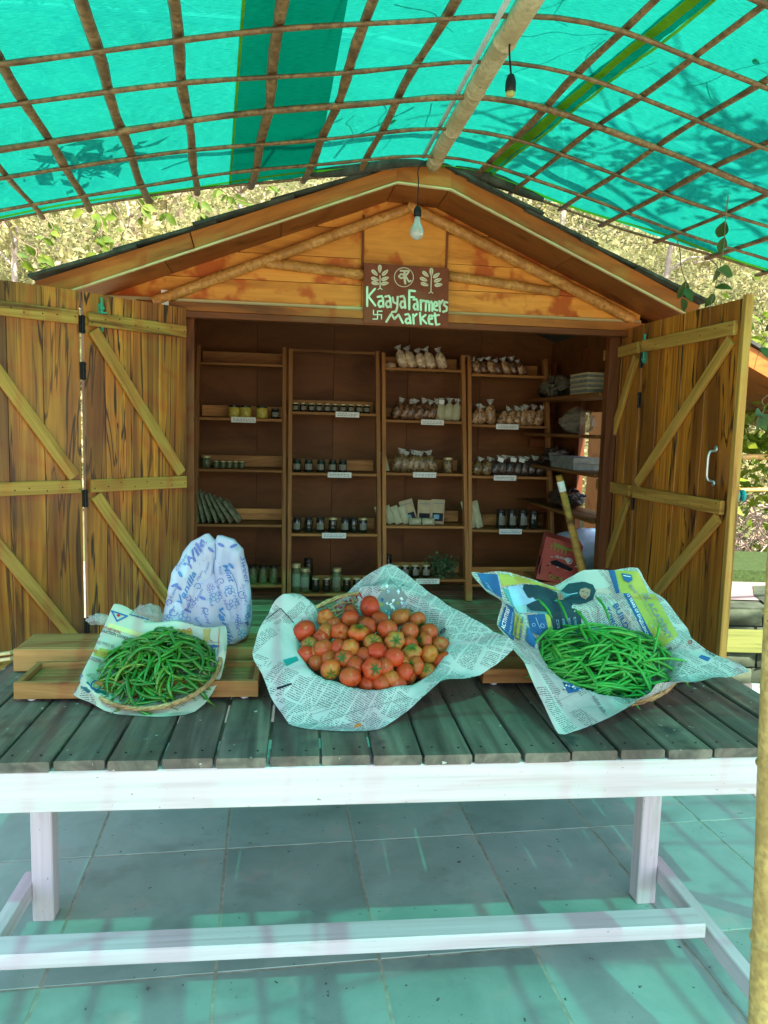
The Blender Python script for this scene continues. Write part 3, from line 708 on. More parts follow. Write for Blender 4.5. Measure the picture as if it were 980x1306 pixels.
def panel(ta, tb_, dz, name='net_panel', mat=M_['net'], s0=-.03, s1=SMAX + .05, scal=True, nt_=110, ns=130):
    vs = []; fs = []; uv = []
    for j in range(ns + 1):
        s = s0 + (s1 - s0) * j / ns; a, c = ta(s), tb_(s)
        for i in range(nt_ + 1):
            t = a + (c - a) * i / nt_
            z = cz(t) + dz + .005 * noise.noise((t * 3, s * 3, dz * 50)) + .006 * noise.noise((t * 11, s * 3.2, dz * 90)) + .003 * noise.noise((t * 5, s * 19, dz * 90))
            se = s + (.012 * sin(t * 9) if j == 0 else 0)
            vs.append((t, -se, z)); uv.append((t, s))
    for j in range(ns):
        for i in range(nt_):
            a = j * (nt_ + 1) + i; fs.append((a, a + 1, a + nt_ + 2, a + nt_ + 1))
    o = mesh_np(name, vs, fs, mat, canopy, True, CF)
    l = o.data.uv_layers.new(name='uv'); li = np.zeros(len(o.data.loops), dtype=np.int32); o.data.loops.foreach_get('vertex_index', li)
    l.data.foreach_set('uv', np.array(uv, dtype=np.float32)[li].ravel()); return o
panel(lambda s: TMIN - .02, fL2, .004); panel(fL1, fR2, .010); panel(fR1, lambda s: TMAX + .02, .016)
panel(fR1, lambda s: fR1(s) + .035 + .008 * sin(s * 4), .0, 'selvedge', M_['selv'], nt_=4)
panel(fL1, lambda s: fL1(s) + .008, .0, 'selvedge', M_['selv'], nt_=2); panel(lambda s: fR2(s) - .012, fR2, .0, 'selvedge', M_['selv'], nt_=2)
# far hem: lime strip, wavy
vs = []; fs = []
ts = np.arange(TMIN, TMAX, .03)
for i, t in enumerate(ts):
    d = .055 + .02 * sin(t * 7) ; vs += [(t, .03 - d, cz(t) - .003), (t, .03 - d - .028, cz(t) - .003)]
    if i: fs.append((2 * i - 2, 2 * i - 1, 2 * i + 1, 2 * i))
mesh_np('selvedge', vs, fs, M_['selv'], canopy, False, CF)
# ridge pole: bamboo with a white conduit
rp0 = W(553, 210, 3.60); rp1 = W(672, 2, 2.18); rdir = (rp1 - rp0).normalized()
rp2 = rp0 + rdir * 5.0; rp2.z = min(rp2.z, rp1.z + .02)
bamboo('ridge_pole', rp0, rp0.lerp(Vector((rp1.x + (rp1.x - rp0.x) * 2.1, rp1.y + (rp1.y - rp0.y) * 2.1, rp1.z + (rp1.z - rp0.z) * 2.1)), 1), .033, M_['bamboo_p'], canopy, nodes=.36, n=14)
q1 = W(540, 200, 3.56); q2 = W(649, -3, 2.14)
m = MB(); m.tube([q1, q1 + (q2 - q1) * 2.8], .009, 8); m.build('conduit', M_['whitepl'], canopy, smooth=True)
# corner posts
def post(px_pts):
    return bamboo('post', px_pts[0], px_pts[1], .035, M_['bamboo'], canopy, nodes=.42, n=16, jit=.005, start=.2)
pb = W(983, 1306, 1.62); pt_ = W(1003, 740, 1.62); dd = (pt_ - pb) / (pt_.z - pb.z)
bot = pb - dd * (pb.z - 0); top = pb + dd * (2.50 - pb.z)
bamboo('post', bot, top, .043, M_['bamboo'], canopy, nodes=.40, n=18, jit=.004, start=.11)
for t, s in ((TMIN + .06, .1), (TMIN + .06, 2.3), (TMIN + .06, 4.5), (TMAX - .06, .1), (TMAX - .06, 4.5)):
    p = CF @ Vector((t, -s, 0)); q = Vector((p.x, p.y, cz(t) - .05)); bamboo('post', p, q, .035, M_['bamboo'], canopy, nodes=.4)
# side beams that carry the arches
for t in (TMIN + .06, TMAX - .06):
    bamboo('side_beam', CF @ Vector((t, .1, cz(t) - .085)), CF @ Vector((t, -SMAX, cz(t) - .085)), .028, M_['bamboo'], canopy)
# dark sagging roll of net over the hut ridge
m = MB(); m.tube([CF @ Vector((t, -.03 + .01 * sin(t * 9), cz(t) + .012 - .02 * abs(t))) for t in np.linspace(-.62, -.06, 10)], [.012, .02, .03, .034, .034, .03, .028, .026, .024, .02], 8)
m.build('rolled_hem', M_['roof'], canopy, smooth=True)
m = MB(); m.tube([CF @ Vector((t, -.03, cz(t) - .01 + .01 * sin(t * 9))) for t in np.linspace(.06, .50, 8)], [.02, .034, .04, .038, .03, .026, .02, .012], 8)
m.build('rolled_hem', M_['roof'], canopy, smooth=True)

# ------------------------------------------------------------------ bulb and socket on cords
yb_ = 3.60; s0 = W(533, 262, yb_); 
bulb = empty('hanging_light_bulb', s0, 'clear light bulb in a black holder hanging before the gable above the sign', 'light bulb')
m = MB(); m.tube(catmull([W(547, 203, 3.6), W(534, 215, yb_), W(534, 232, yb_), W(533, 250, yb_), s0], 4), .0028, 6); m.build('cord', M_['black'], bulb)
m = MB(); m.lathe([(.004, .0), (.012, -.008), (.017, -.02), (.018, -.045), (.015, -.05)], 14, s0); m.build('holder', M_['black'], bulb, smooth=True)
gl_, nt_, b_ = mat_base('frosted_glass', (.85, .87, .86), .12, .5); b_.inputs['Transmission Weight'].default_value = .45
m = MB(); m.lathe([(.013, -.05), (.0135, -.062), (.018, -.078), (.028, -.098), (.0325, -.115), (.031, -.13), (.022, -.143), (.008, -.149), (.001, -.150)], 20, s0); m.build('glass', gl_, bulb, smooth=True)
ys = 2.35; s1_ = W(652, 96, ys)
sok = empty('hanging_lamp_holder', s1_, 'empty black bulb holder hanging on a cord below the bamboo ridge pole', 'lamp holder')
m = MB(); m.tube(catmull([W(657, -25, ys), W(655, 30, ys), W(650, 60, ys), s1_], 5), .003, 6); m.build('cord', M_['black'], sok)
m = MB(); m.lathe([(.004, .004), (.010, .0), (.014, -.012), (.0155, -.02), (.016, -.042), (.013, -.046)], 14, s1_); m.build('holder', M_['black'], sok, smooth=True)
m = MB(); m.lathe([(.013, -.046), (.013, -.056), (.010, -.058)], 14, s1_); m.build('brass_ring', M_['ink_gold'], sok, smooth=True)

# ------------------------------------------------------------------ steps, path and plants on the right
def blk(name, pts_lo, z0, z1, mat, parent=None, frame=None):
    m = MB(); m.hexa([Vector((x, y, z0)) for x, y in pts_lo], [Vector((x, y, z1)) for x, y in pts_lo]); return m.build(name, mat, parent, frame)
# irregular flagstones
flag = tag(empty('flagstone_path', Vector((2.6, 5, 0))), kind='structure')
for i in range(9):
    for j in range(7):
        cx_, cy_ = 1.9 + i * .42 + U(-.04, .04), 3.6 + j * .27 + U(-.03, .03)
        n_ = random.choice((5, 6, 7)); pts = [(cx_ + cos(2 * pi * k / n_ + .3) * .21 * U(.85, 1.05), cy_ + sin(2 * pi * k / n_ + .3) * .135 * U(.85, 1.05)) for k in range(n_)]
        m = MB(); m.add([(x, y, -.02) for x, y in pts] + [(cx_ + (x - cx_) * .95, cy_ + (y - cy_) * .95, U(.008, .014)) for x, y in pts], [tuple(range(n_, 2 * n_))] + [(k, (k + 1) % n_, n_ + (k + 1) % n_, n_ + k) for k in range(n_)])
        m.build('flagstone', M_['stoneg'], flag)
def stone_wall(name, x0, x1, y0, y1, z0, z1, label, rows_=2):
    e = empty(name, Vector(((x0 + x1) / 2, y0, z0)), label, 'stone wall'); h = (z1 - z0) / rows_
    blk('core', [(x0, y0 + .05), (x1, y0 + .05), (x1, y1), (x0, y1)], z0, z1 - .005, M_['stone'], e)
    for r in range(rows_):
        x = x0
        while x < x1 - .08:
            w = min(U(.16, .42), x1 - x); me = MB()
            a = (x + .006, y0 + U(-.015, .02), z0 + r * h + .005); c = (x + w - .006, y0 + .1, z0 + (r + 1) * h - .005)
            P_ = []
            for k in range(6):
                for jj in range(4):
                    u1 = k / 5; v1 = jj / 3; e1 = min(u1, 1 - u1) * 2; e2 = min(v1, 1 - v1) * 2
                    P_.append((a[0] + (c[0] - a[0]) * u1, a[1] - .03 * min(1, 3 * min(e1, e2)) + .02 * noise.noise((x * 7 + u1 * 3, r * 3 + v1 * 3, 1.3)), a[2] + (c[2] - a[2]) * v1))
            fs = [(k * 4 + jj, k * 4 + 4 + jj, k * 4 + 5 + jj, k * 4 + 1 + jj) for k in range(5) for jj in range(3)]
            me.add(P_, fs); me.build('stone', M_['stone'], e, smooth=True); x += w
    return e
p_a = Z(930, 872, 0).y
zz1 = W(945, 826, p_a).z; 
stone_wall('retaining_wall', 1.9, 5.4, p_a, p_a + .35, 0, zz1 - .02, 'low mossy stone wall below the near lime green step')
st = blk('step_board', [(1.95, p_a - .05), (5.4, p_a - .05), (5.4, p_a + .42), (1.95, p_a + .42)], zz1 - .018, zz1 + .018, M_['limeboard']); tag(st, 'lime green mossy step board on top of the stone wall right of the door', 'step')
y2 = p_a + .55; z2 = W(945, 776, y2).z
stone_wall('retaining_wall', 1.9, 5.6, y2, y2 + .3, 0, z2, 'darker upper stone wall behind the lime green step board', 3)
pz = z2 + .005; y3 = Z(945, 742, pz).y
m = MB(); m.add([(1.9, y2 + .28, pz), (6.5, y2 + .28, pz), (9, y3 + .5, pz), (1.9, y3 + .5, pz)], [(0, 1, 2, 3)]); tag(m.build('path', M_['path']), kind='structure')
m = MB(); pts = [Z(962, 760, pz), Z(975, 770, pz), Z(1010, 760, pz), Z(1005, 747, pz), Z(960, 748, pz)]; m.add([p + UP * .006 for p in pts], [tuple(range(5))]); tag(m.build('dark_path_patch', M_['stone']), kind='structure')  # flat dark patch just above the path
zt = W(945, 722, y3 + .2).z
tu = blk('turf_bank', [(1.9, y3), (9, y3), (9, y3 + 1.1), (1.9, y3 + 1.1)], 0, max(zt, pz + .08), M_['turf']); tag(tu, kind='structure')
# bamboo rail fence
fe = empty('bamboo_fence', Vector((4, 8, 0)), 'two rail yellow bamboo fence in front of the scrub at the right edge', 'fence')
fy = 7.6
for py in (583, 625):
    a, c = W(944, py, fy), W(1110, py - 2, fy + .4); bamboo('rail', a, c, .028 if py == 583 else .02, M_['bamboo'], fe)
a = W(1000, 590, fy + .1); bamboo('post', Vector((a.x, a.y, .3)), a + UP * .3, .035, M_['bamboo'], fe); a = W(946, 560, fy + .05); bamboo('post', Vector((a.x - .05, a.y, .3)), Vector((a.x - .05, a.y, a.z)), .03, M_['bamboo'], fe)
# teal knob-like reel seen past the right door edge
kp = W(943, 632, 3.6); kn = empty('hose_reel', kp, 'small round teal and black reel poking past the right door edge', 'reel')
m = MB(); F = axes(kp, Vector((0, 1, 0)), Vector((0, 0, 1)), Vector((1, 0, 0))); m.lathe([(.026, -.03), (.030, -.025), (.030, -.008), (.02, -.004), (.02, .004), (.028, .008), (.028, .02), (.02, .026)], 16); m.build('drum', plain('teal_plastic', (.01, .30, .32), .35), kn, F, smooth=True, center=False)
m = MB(); m.lathe([(.021, -.007), (.024, 0), (.021, .007)], 16); m.build('band', M_['black'], kn, F, smooth=True, center=False)
m = MB(); m.tube([kp, kp + Vector((-.12, 0, -.01))], .006, 6); m.build('arm', M_['black'], kn)

# ------------------------------------------------------------------ hillside and vegetation
def hz(x, y):
    d = max(0, y - 9.5); return (.35 if y < 9.5 else .35 + d * .62 + .002 * d * d) + 1.0 * noise.noise((x * .12, y * .12, 3)) * min(1, d / 4) + .0
vs = []; fs = []; nx, ny = 70, 50
for j in range(ny + 1):
    for i in range(nx + 1):
        x = -45 + 90 * i / nx; y = 9.0 + 52 * (j / ny) ** 1.3; vs.append((x, y, -.05 if j == 0 else hz(x, y)))
for j in range(ny):
    for i in range(nx): a = j * (nx + 1) + i; fs.append((a, a + 1, a + nx + 2, a + nx + 1))
tag(mesh_np('hillside', vs, fs, M_['slope'], smooth=True), kind='structure')
rng = np.random.default_rng(5)
def leaves(centers, size, jit=.5):
    """small folded leaf quads around the centres -> (verts, faces)"""
    n = len(centers); C_ = np.asarray(centers); a = rng.normal(size=(n, 3)); a /= np.linalg.norm(a, axis=1)[:, None]
    b_ = rng.normal(size=(n, 3)); b_ -= a * (a * b_).sum(1)[:, None]; b_ /= np.linalg.norm(b_, axis=1)[:, None]
    s = (np.asarray(size) * rng.uniform(1 - jit, 1 + jit, n))[:, None]; c_ = np.cross(a, b_)
    v = np.stack([C_ - a * s, C_ + b_ * s * .45 + c_ * s * .12, C_ + a * s, C_ - b_ * s * .45 + c_ * s * .12], 1).reshape(-1, 3)
    return v, np.arange(4 * n).reshape(-1, 4)
# scrub clumps over the slope
cs = []
for k in range(2600):
    y = 10 + 32 * rng.random() ** 1.4; x = rng.uniform(-.75, .75) * y; r = rng.uniform(.3, 1.0) * (1 + y * .02)
    n = 105; p = rng.normal(size=(n, 3)); p /= np.linalg.norm(p, axis=1)[:, None]; p *= (rng.random((n, 1)) ** .4) * r * np.array([1, 1, .8])
    cs.append(p + np.array([x, y, hz(x, y) + r * .35]))
cs = np.concatenate(cs); v, f = leaves(cs, .020 + .0022 * cs[:, 1])
tag(mesh_np('hillside_scrub', v, f, M_['scrub']), 'sunlit yellow green and pinkish dry scrub covering the hillside behind the hut', 'scrub', kind='stuff')
# trees on the slope, each with a pale trunk and a loose crown
def tree(x, y, h, r, label, mat=M_['scrub'], tr=.07, nleaf=2600, ls=.07, group='trees on the hillside', z0=None, lean=.3):
    z0 = hz(x, y) - .2 if z0 is None else z0
    t = empty('tree', Vector((x, y, z0)), label, 'tree', group); m = MB()
    tip = Vector((x + U(-lean, lean), y, z0 + h * .92)); spine = catmull([(x, y, z0), (x + U(-.1, .1), y, z0 + h * .35), (x + U(-.2, .2), y + U(-.1, .1), z0 + h * .65), tip], 4)
    m.tube(spine, [tr * (1 - .8 * i / (len(spine) - 1)) for i in range(len(spine))], 8)
    ends = []
    for k in range(9):
        i = random.randint(len(spine) // 3, len(spine) - 2); a = spine[i]; an = U(0, 2 * pi); L = r * U(.5, 1.0)
        e = a + Vector((cos(an) * L, sin(an) * L, U(.2, .8) * L)); m.tube(catmull([a, a.lerp(e, .5) + Vector((0, 0, .1 * L)), e], 3), [tr * .4 * (1 - .12 * q) for q in range(7)], 5); ends.append(e)
        for kk in range(2):
            e2 = e + Vector((U(-1, 1), U(-1, 1), U(-.2, .8))) * r * .3; m.tube([a.lerp(e, .6), e2], [tr * .2, tr * .06], 4); ends.append(e2)
    m.build('trunk', M_['bark'], t, smooth=True)
    pts = []
    for e in ends + [tip]:
        n = nleaf // (len(ends) + 1); p = rng.normal(size=(n, 3)); p /= np.linalg.norm(p, axis=1)[:, None]; p *= (rng.random((n, 1)) ** .45) * r * rng.uniform(.25, .42); pts.append(p + np.array(e))
    v, f = leaves(np.concatenate(pts), ls); mesh_np('crown', v, f, mat, t); return t
for x, y, h, r, lb in ((-6.6, 14, 4.2, 1.5, 'slender pale tree on the slope above the far left door'), (-4.3, 12.5, 3.6, 1.2, 'yellow green tree seen in the left gap under the canopy'), (-2.9, 15, 4.6, 1.7, 'loose crowned tree behind the left slope of the hut roof'),
                       (4.9, 14.0, 4.0, 1.3, 'pale trunked tree standing in the right gap under the canopy'), (6.6, 13, 4.4, 1.5, 'dry leafy tree behind the top of the right door'), (3.6, 17, 4.6, 1.6, 'small tree high on the slope right of the hut roof')):
    tree(x, y, h, r, lb)
tree(5.6, 11.2, 2.2, 1.1, 'low bright bush-like tree behind the bamboo fence at the right', M_['leaf'], nleaf=2500, ls=.06, lean=.2, z0=.4)
# brush pile
m = MB(); c0 = W(960, 690, 8.8)
for k in range(420):
    a = c0 + Vector((U(-.6, 1.6), U(-.3, .5), U(-.45, .45))); d = Vector((U(-1, 1), U(-.4, .4), U(-.2, 1))).normalized() * U(.2, .55)
    m.tube([a - d * .5, a + Vector((U(-.04, .04), 0, U(-.04, .04))), a + d * .5], U(.004, .011), 4, cap=False)
tag(m.build('brush_pile', M_['twigp']), 'tangled pile of pale dry twigs behind the path at the right edge', 'brush pile', kind='stuff')
# leafy shrub masses near the right door (yellow green)
c0 = W(975, 540, 7.9); p = rng.normal(size=(1400, 3)) * np.array([.6, .35, .55]) + np.array(c0 + Vector((.25, .3, 0))); v, f = leaves(p, .07)
tag(mesh_np('leafy_shrub', v, f, M_['leaf']), 'bright yellow green shrub leaves between the shed eave and the bamboo rail', 'shrub')
# vines : stem + large leaves
def leaf_mesh(mat, L=.07, Wd=.03):
    vs = []; n = 7
    for i in range(n):
        u_ = i / (n - 1); w = Wd * sin(pi * min(1, u_ * .97 + .03)) ** .9 * (1.2 - u_ * .4); z = -.25 * L * u_ * u_
        vs += [(-w, u_ * L, z + w * .35), (0, u_ * L, z), (w, u_ * L, z + w * .35)]
    fs = []
    for i in range(n - 1): a = i * 3; fs += [(a, a + 1, a + 4, a + 3), (a + 1, a + 2, a + 5, a + 4)]
    me = bpy.data.meshes.new('leaf'); me.from_pydata(vs, [], fs); me.polygons.foreach_set('use_smooth', [True] * len(fs)); me.materials.append(mat); me.update(); return me
lm = [leaf_mesh(M_['leaf'], .075 * k, .019 * k) for k in (.5, .7, .95)]; lmd = [leaf_mesh(M_['leafd'], .09 * k, .024 * k) for k in (.8, 1.1)]
def vine(paths, label, n_leaf, meshes=lm, rad=.003, cat='vine', hang=True):
    e = empty('climbing_vine', Vector(paths[0][0]), label, cat); m = MB(); allp = []
    for P_ in paths:
        q = catmull(P_, 5); m.tube(q, [rad * (1 - .5 * i / len(q)) for i in range(len(q))], 5, cap=False); allp += q[2:]
    m.build('stem', M_['twig'], e)
    for k in range(n_leaf):
        p = random.choice(allp); an = U(0, 2 * pi); tip = Vector((cos(an), sin(an) * .6, U(-1.2, .1) if hang else U(-.1, .15))).normalized()
        side = tip.cross(Vector((U(-.3, .3), -1, U(0, .6)) if hang else (0, 0, 1))).normalized(); up = side.cross(tip)
        o = bpy.data.objects.new('leaf', random.choice(meshes)); COL.objects.link(o); place(o, axes(p, side, tip, up), e)
    return e
def hangp(px0, py0, px1, py1, y, bow=.05, n=4):
    a, c = W(px0, py0, y), W(px1, py1, y); return [a.lerp(c, i / n) + Vector((U(-bow, bow), U(-bow, bow), 0)) * (1 if 0 < i < n else 0) for i in range(n + 1)]
def edge_pt(px): # y of the canopy edge there
    return (CF @ CP(px, 260)).y
for lb, segs, nl in (('hanging leafy vine at the far left below the net edge', [(0, 262, 30, 335), (60, 255, 55, 330), (20, 290, 70, 345)], 17),
                     ('leafy vine hanging below the net edge left of the roof eave tip', [(115, 255, 128, 338), (95, 262, 150, 318), (128, 300, 110, 345)], 22),
                     ('leafy vine hanging just above the middle of the left roof slope', [(175, 240, 180, 300), (200, 240, 215, 305), (150, 252, 165, 318)], 22),
                     ('sparse vine hanging at the right of the left gap near the ridge', [(240, 236, 262, 290), (290, 232, 300, 268), (335, 228, 360, 252), (270, 236, 330, 262)], 26)):
    vine([hangp(a, b2, c, d, edge_pt(max(0, a)) + .25) for a, b2, c, d in segs], lb, nl)
vine([hangp(930, 240, 905, 395, 3.35, .04), hangp(905, 330, 925, 360, 3.35, .03), hangp(862, 300, 868, 385, 3.5, .03)], 'dark green vine with large leaves hanging above the right door', 9, lmd)
vine([hangp(1000, 360, 962, 470, 3.6, .04), hangp(985, 500, 955, 540, 3.6, .03)], 'vine with broad green leaves at the right picture edge beside the shed roof', 8, lmd)
# twigs and runners lying on the net on the right, seen as dark lines
tw = []
for k in range(46):
    t = U(-.5, 2.4) if k % 4 else U(-1.6, 0); s = U(.1, 2.6); an = U(0, 6.28); P_ = []
    for q in range(5):
        P_.append(CF @ Vector((t, -s, cz(t) + .028))); an += U(-.7, .7); t += cos(an) * U(.04, .12); s += sin(an) * U(.04, .12); t = max(TMIN, min(TMAX, t))
    tw.append(P_)
vine(tw, 'thin dry runners and leaves lying on top of the turquoise net', 14, lm, .0022, hang=False)
# overhanging branch whose leaves shade the net
def over(px, py, label, n, spread, hgt=.9):
    c = None
    d = ray(px, py); 
    for k in range(400):
        p = CAM + d * (k * .02); l = CFi @ p
        if p.z > cz(l.x): c = p; break
    c = c + sun_to * (hgt / sun_to.z)
    e = empty('overhanging_branch', c, label, 'branch'); m = MB(); q = catmull([c + Vector((2.8, 1.2, -.1)), c + Vector((1.2, .5, .12)), c + Vector((0, 0, .0)), c - Vector((.5, .2, .1))], 5); m.tube(q, [.03 * (1 - .8 * i / len(q)) for i in range(len(q))], 6)
    for k in range(14):
        a = q[random.randint(6, len(q) - 1)]; m.tube([a, a + Vector((U(-.3, .3), U(-.3, .3), U(-.1, .15)))], .006, 4)
    m.build('limb', M_['bark'], e); p = rng.normal(size=(n, 3)) * np.array([spread, spread * .7, .12]) + np.array(c); v, f = leaves(p, .05); mesh_np('foliage', v, f, M_['leafd'], e)
over(870, 235, 'leafy branch above the right part of the net casting dappled shade', 200, .20, 2.0)
over(700, 190, 'small leafy branch above the net right of the ridge pole', 80, .12, 1.8)
over(960, 190, 'leafy branch above the far right edge of the net', 90, .14, 2.0)
over(105, 215, 'few broad leaves above the left part of the net', 60, .10, .4)

# ------------------------------------------------------------------ print on surfaces
_txt = {}
def text_tris(s, bold=0.0, shear=0.0):
    k = (s, bold, shear)
    if k in _txt: return _txt[k]
    cu_ = bpy.data.curves.new('t', 'FONT'); cu_.body = s; cu_.resolution_u = 2; cu_.offset = bold; cu_.shear = shear; cu_.space_character = 1.0 + bold * 2
    ob = bpy.data.objects.new('t', cu_); COL.objects.link(ob)
    dg = bpy.context.evaluated_depsgraph_get(); ev = ob.evaluated_get(dg); me = ev.to_mesh()
    v = np.array([(p.co.x, p.co.y) for p in me.vertices]); f = [tuple(p.vertices) for p in me.polygons]; ev.to_mesh_clear()
    bpy.data.objects.remove(ob); bpy.data.curves.remove(cu_)
    lo, hi = v.min(0), v.max(0); v = (v - lo) / (hi - lo); _txt[k] = (v, f); return v, f
class Print:
    """flat marks laid on the surface of an object, given where they stand in the photograph"""
    def __init__(s, obj, off=.0012, parent=None):
        s.o = obj; s.M = wm(obj); me = obj.data
        s.bvh = BVHTree.FromPolygons([s.M @ v.co for v in me.vertices], [tuple(p.vertices) for p in me.polygons]); s.off = off; s.parent = parent or obj; s.L = {}
    def cast(s, x, y, k=1):
        d = ray(x, y).normalized(); h = s.bvh.ray_cast(CAM, d)
        if h[0] is None: return None
        n = h[1]; n = n if n.dot(d) < 0 else -n
        return h[0] + n * (s.off * k) - d * (s.off * k * .5)
    def add(s, mat, pts, faces, k=1):
        P_ = [s.cast(x, y, k) for x, y in pts]; V, Fc = s.L.setdefault(mat, ([], [])); idx = {}
        for f in faces:
            if any(P_[i] is None for i in f): continue
            q = [P_[i] for i in f]
            if max((a - q[0]).length for a in q) > .12: continue
            for i in f:
                if i not in idx: idx[i] = len(V); V.append(P_[i])
            Fc.append(tuple(idx[i] for i in f))
    def quadmap(s, c, u, v):
        tl_, tr_, br_, bl_ = c; return tuple((1 - v) * ((1 - u) * bl_[i] + u * br_[i]) + v * ((1 - u) * tl_[i] + u * tr_[i]) for i in (0, 1))
    def text(s, txt, c, mat, bold=.0, shear=0, k=2):
        v, f = text_tris(txt, bold, shear); s.add(mat, [s.quadmap(c, a, b) for a, b in v], f, k)
    def quad(s, c, mat, n=8, m=6, k=1):
        pts = [s.quadmap(c, i / n, j / m) for j in range(m + 1) for i in range(n + 1)]
        s.add(mat, pts, [(j * (n + 1) + i, j * (n + 1) + i + 1, (j + 1) * (n + 1) + i + 1, (j + 1) * (n + 1) + i) for j in range(m) for i in range(n)], k)
    def poly(s, pts, mat, k=1, n=3):
        cx_ = sum(p[0] for p in pts) / len(pts); cy_ = sum(p[1] for p in pts) / len(pts); P_ = [(cx_, cy_)]; fs = []; m = len(pts)
        for r in range(1, n + 1): P_ += [(cx_ + (x - cx_) * r / n, cy_ + (y - cy_) * r / n) for x, y in pts]
        for i in range(m):
            j = (i + 1) % m; fs.append((0, 1 + i, 1 + j))
            for r in range(1, n): a = 1 + (r - 1) * m; b = 1 + r * m; fs.append((a + i, b + i, b + j, a + j))
        s.add(mat, P_, fs, k)
    def line(s, pts, w, mat, k=2, round_=True):
        P_ = []; fs = []
        for (x0, y0), (x1, y1) in zip(pts[:-1], pts[1:]):
            dx, dy = x1 - x0, y1 - y0; L = math.hypot(dx, dy) or 1; nx_, ny_ = -dy / L * w / 2, dx / L * w / 2; b = len(P_)
            n = max(1, int(L / 8))
            for q in range(n + 1): P_ += [(x0 + dx * q / n + nx_, y0 + dy * q / n + ny_), (x0 + dx * q / n - nx_, y0 + dy * q / n - ny_)]
            for q in range(n): a = b + 2 * q; fs.append((a, a + 1, a + 3, a + 2))
        if round_:
            for x, y in pts:
                b = len(P_); P_ += [(x + cos(q * pi / 4) * w / 2, y + sin(q * pi / 4) * w / 2) for q in range(8)]; fs.append(tuple(range(b, b + 8)))
        s.add(mat, P_, fs, k)
    def ring(s, cx_, cy_, r, w, mat, k=2): s.line([(cx_ + cos(q * pi / 12) * r, cy_ + sin(q * pi / 12) * r) for q in range(25)], w, mat, k, False)
    def done(s, name='print'):
        for mat, (V, Fc) in s.L.items():
            if not Fc: continue
            m = MB(); m.v = V; m.f = Fc; m.m = [0] * len(Fc); tag(m.build(name, mat, s.parent), kind='stuff')

# ------------------------------------------------------------------ the painted sign
SV = -.062
def sp(px, py, v=SV): return HL(px, py, v)
c4 = [sp(464.5, 335), sp(572.6, 342.3), sp(571.8, 418), sp(464, 411.5)]
m = MB(); m.hexa([c4[3], c4[2], c4[1], c4[0]], [p + Vector((0, .014, 0)) for p in (c4[3], c4[2], c4[1], c4[0])])
sroot = empty('market_sign', HF @ ((c4[0] + c4[2]) / 2), 'brown board painted Kaaya Farmers Market with two leafy plants, fixed on the gable', 'sign')
sb = m.build('board', M_['signboard'], sroot, HF)
pr = Print(sb, .0008)
def zz(L, k=8.448, ox=460, oy=330): return [(ox + x / k, oy + y / k) for x, y in L]
wl = 23 / 8.448
strokes = [[(72, 305), (72, 510)], [(155, 325), (85, 405), (160, 505)],
 [(185, 412), (228, 402), (242, 430), (247, 517)], [(240, 450), (204, 456), (190, 488), (206, 520), (242, 508)],
 [(268, 408), (305, 400), (320, 430), (328, 522)], [(320, 455), (285, 460), (272, 492), (288, 524), (322, 512)],
 [(347, 418), (355, 468), (385, 482)], [(400, 410), (396, 520), (382, 570), (340, 574)],
 [(428, 408), (462, 402), (474, 432), (482, 530)], [(474, 458), (440, 462), (428, 496), (442, 528), (476, 518)],
 [(525, 340), (525, 545)], [(525, 342), (588, 350)], [(525, 412), (578, 416)],
 [(570, 440), (600, 436), (612, 460), (618, 550)], [(608, 485), (582, 490), (572, 520), (586, 548), (612, 540)],
 [(648, 445), (650, 555)], [(650, 475), (668, 452), (688, 455)],
 [(705, 455), (703, 560)], [(705, 478), (728, 456), (741, 482), (741, 560)], [(741, 482), (762, 462), (775, 488), (774, 562)],
 [(793, 515), (828, 505), (824, 470), (802, 466), (790, 500), (796, 548), (828, 556)],
 [(850, 458), (856, 565)], [(855, 492), (885, 450)], [(935, 472), (906, 466), (897, 497), (930, 522), (928, 560), (890, 572)],
 [(278, 680), (330, 592), (366, 650), (410, 602), (456, 692)],
 [(482, 602), (514, 596), (530, 622), (541, 697)], [(530, 642), (497, 647), (484, 675), (500, 697), (536, 687)],
 [(566, 600), (573, 700)], [(571, 628), (604, 597)], [(640, 585), (650, 702)], [(700, 606), (656, 642), (710, 697)],
 [(738, 652), (773, 645), (768, 612), (742, 614), (732, 650), (742, 700), (775, 706)],
 [(800, 588), (815, 712), (850, 706)], [(776, 616), (845, 606)]]
for s_ in strokes: pr.line(zz(s_), wl, M_['signpaint'])
for s_ in ([(183, 563), (183, 650)], [(140, 603), (228, 603)], [(183, 565), (233, 565)], [(183, 650), (135, 650)], [(140, 603), (140, 555)], [(226, 603), (226, 650)]): pr.line(zz(s_), 1.35, M_['signpaint'])
x_, y_ = zz([(467, 200)])[0]; pr.ring(x_, y_, 103 / 8.448, .9, M_['signpaint2'])
for s_, w_ in (([(430, 130), (520, 132)], 2.2), ([(478, 132), (470, 180), (482, 265)], 2.8), ([(480, 178), (436, 165), (412, 190), (436, 212), (476, 196)], 2.2), ([(482, 188), (512, 152), (520, 140)], 2.4), ([(486, 190), (512, 232), (522, 248), (542, 238)], 2.2)): pr.line(zz(s_), w_, M_['signpaint2'])
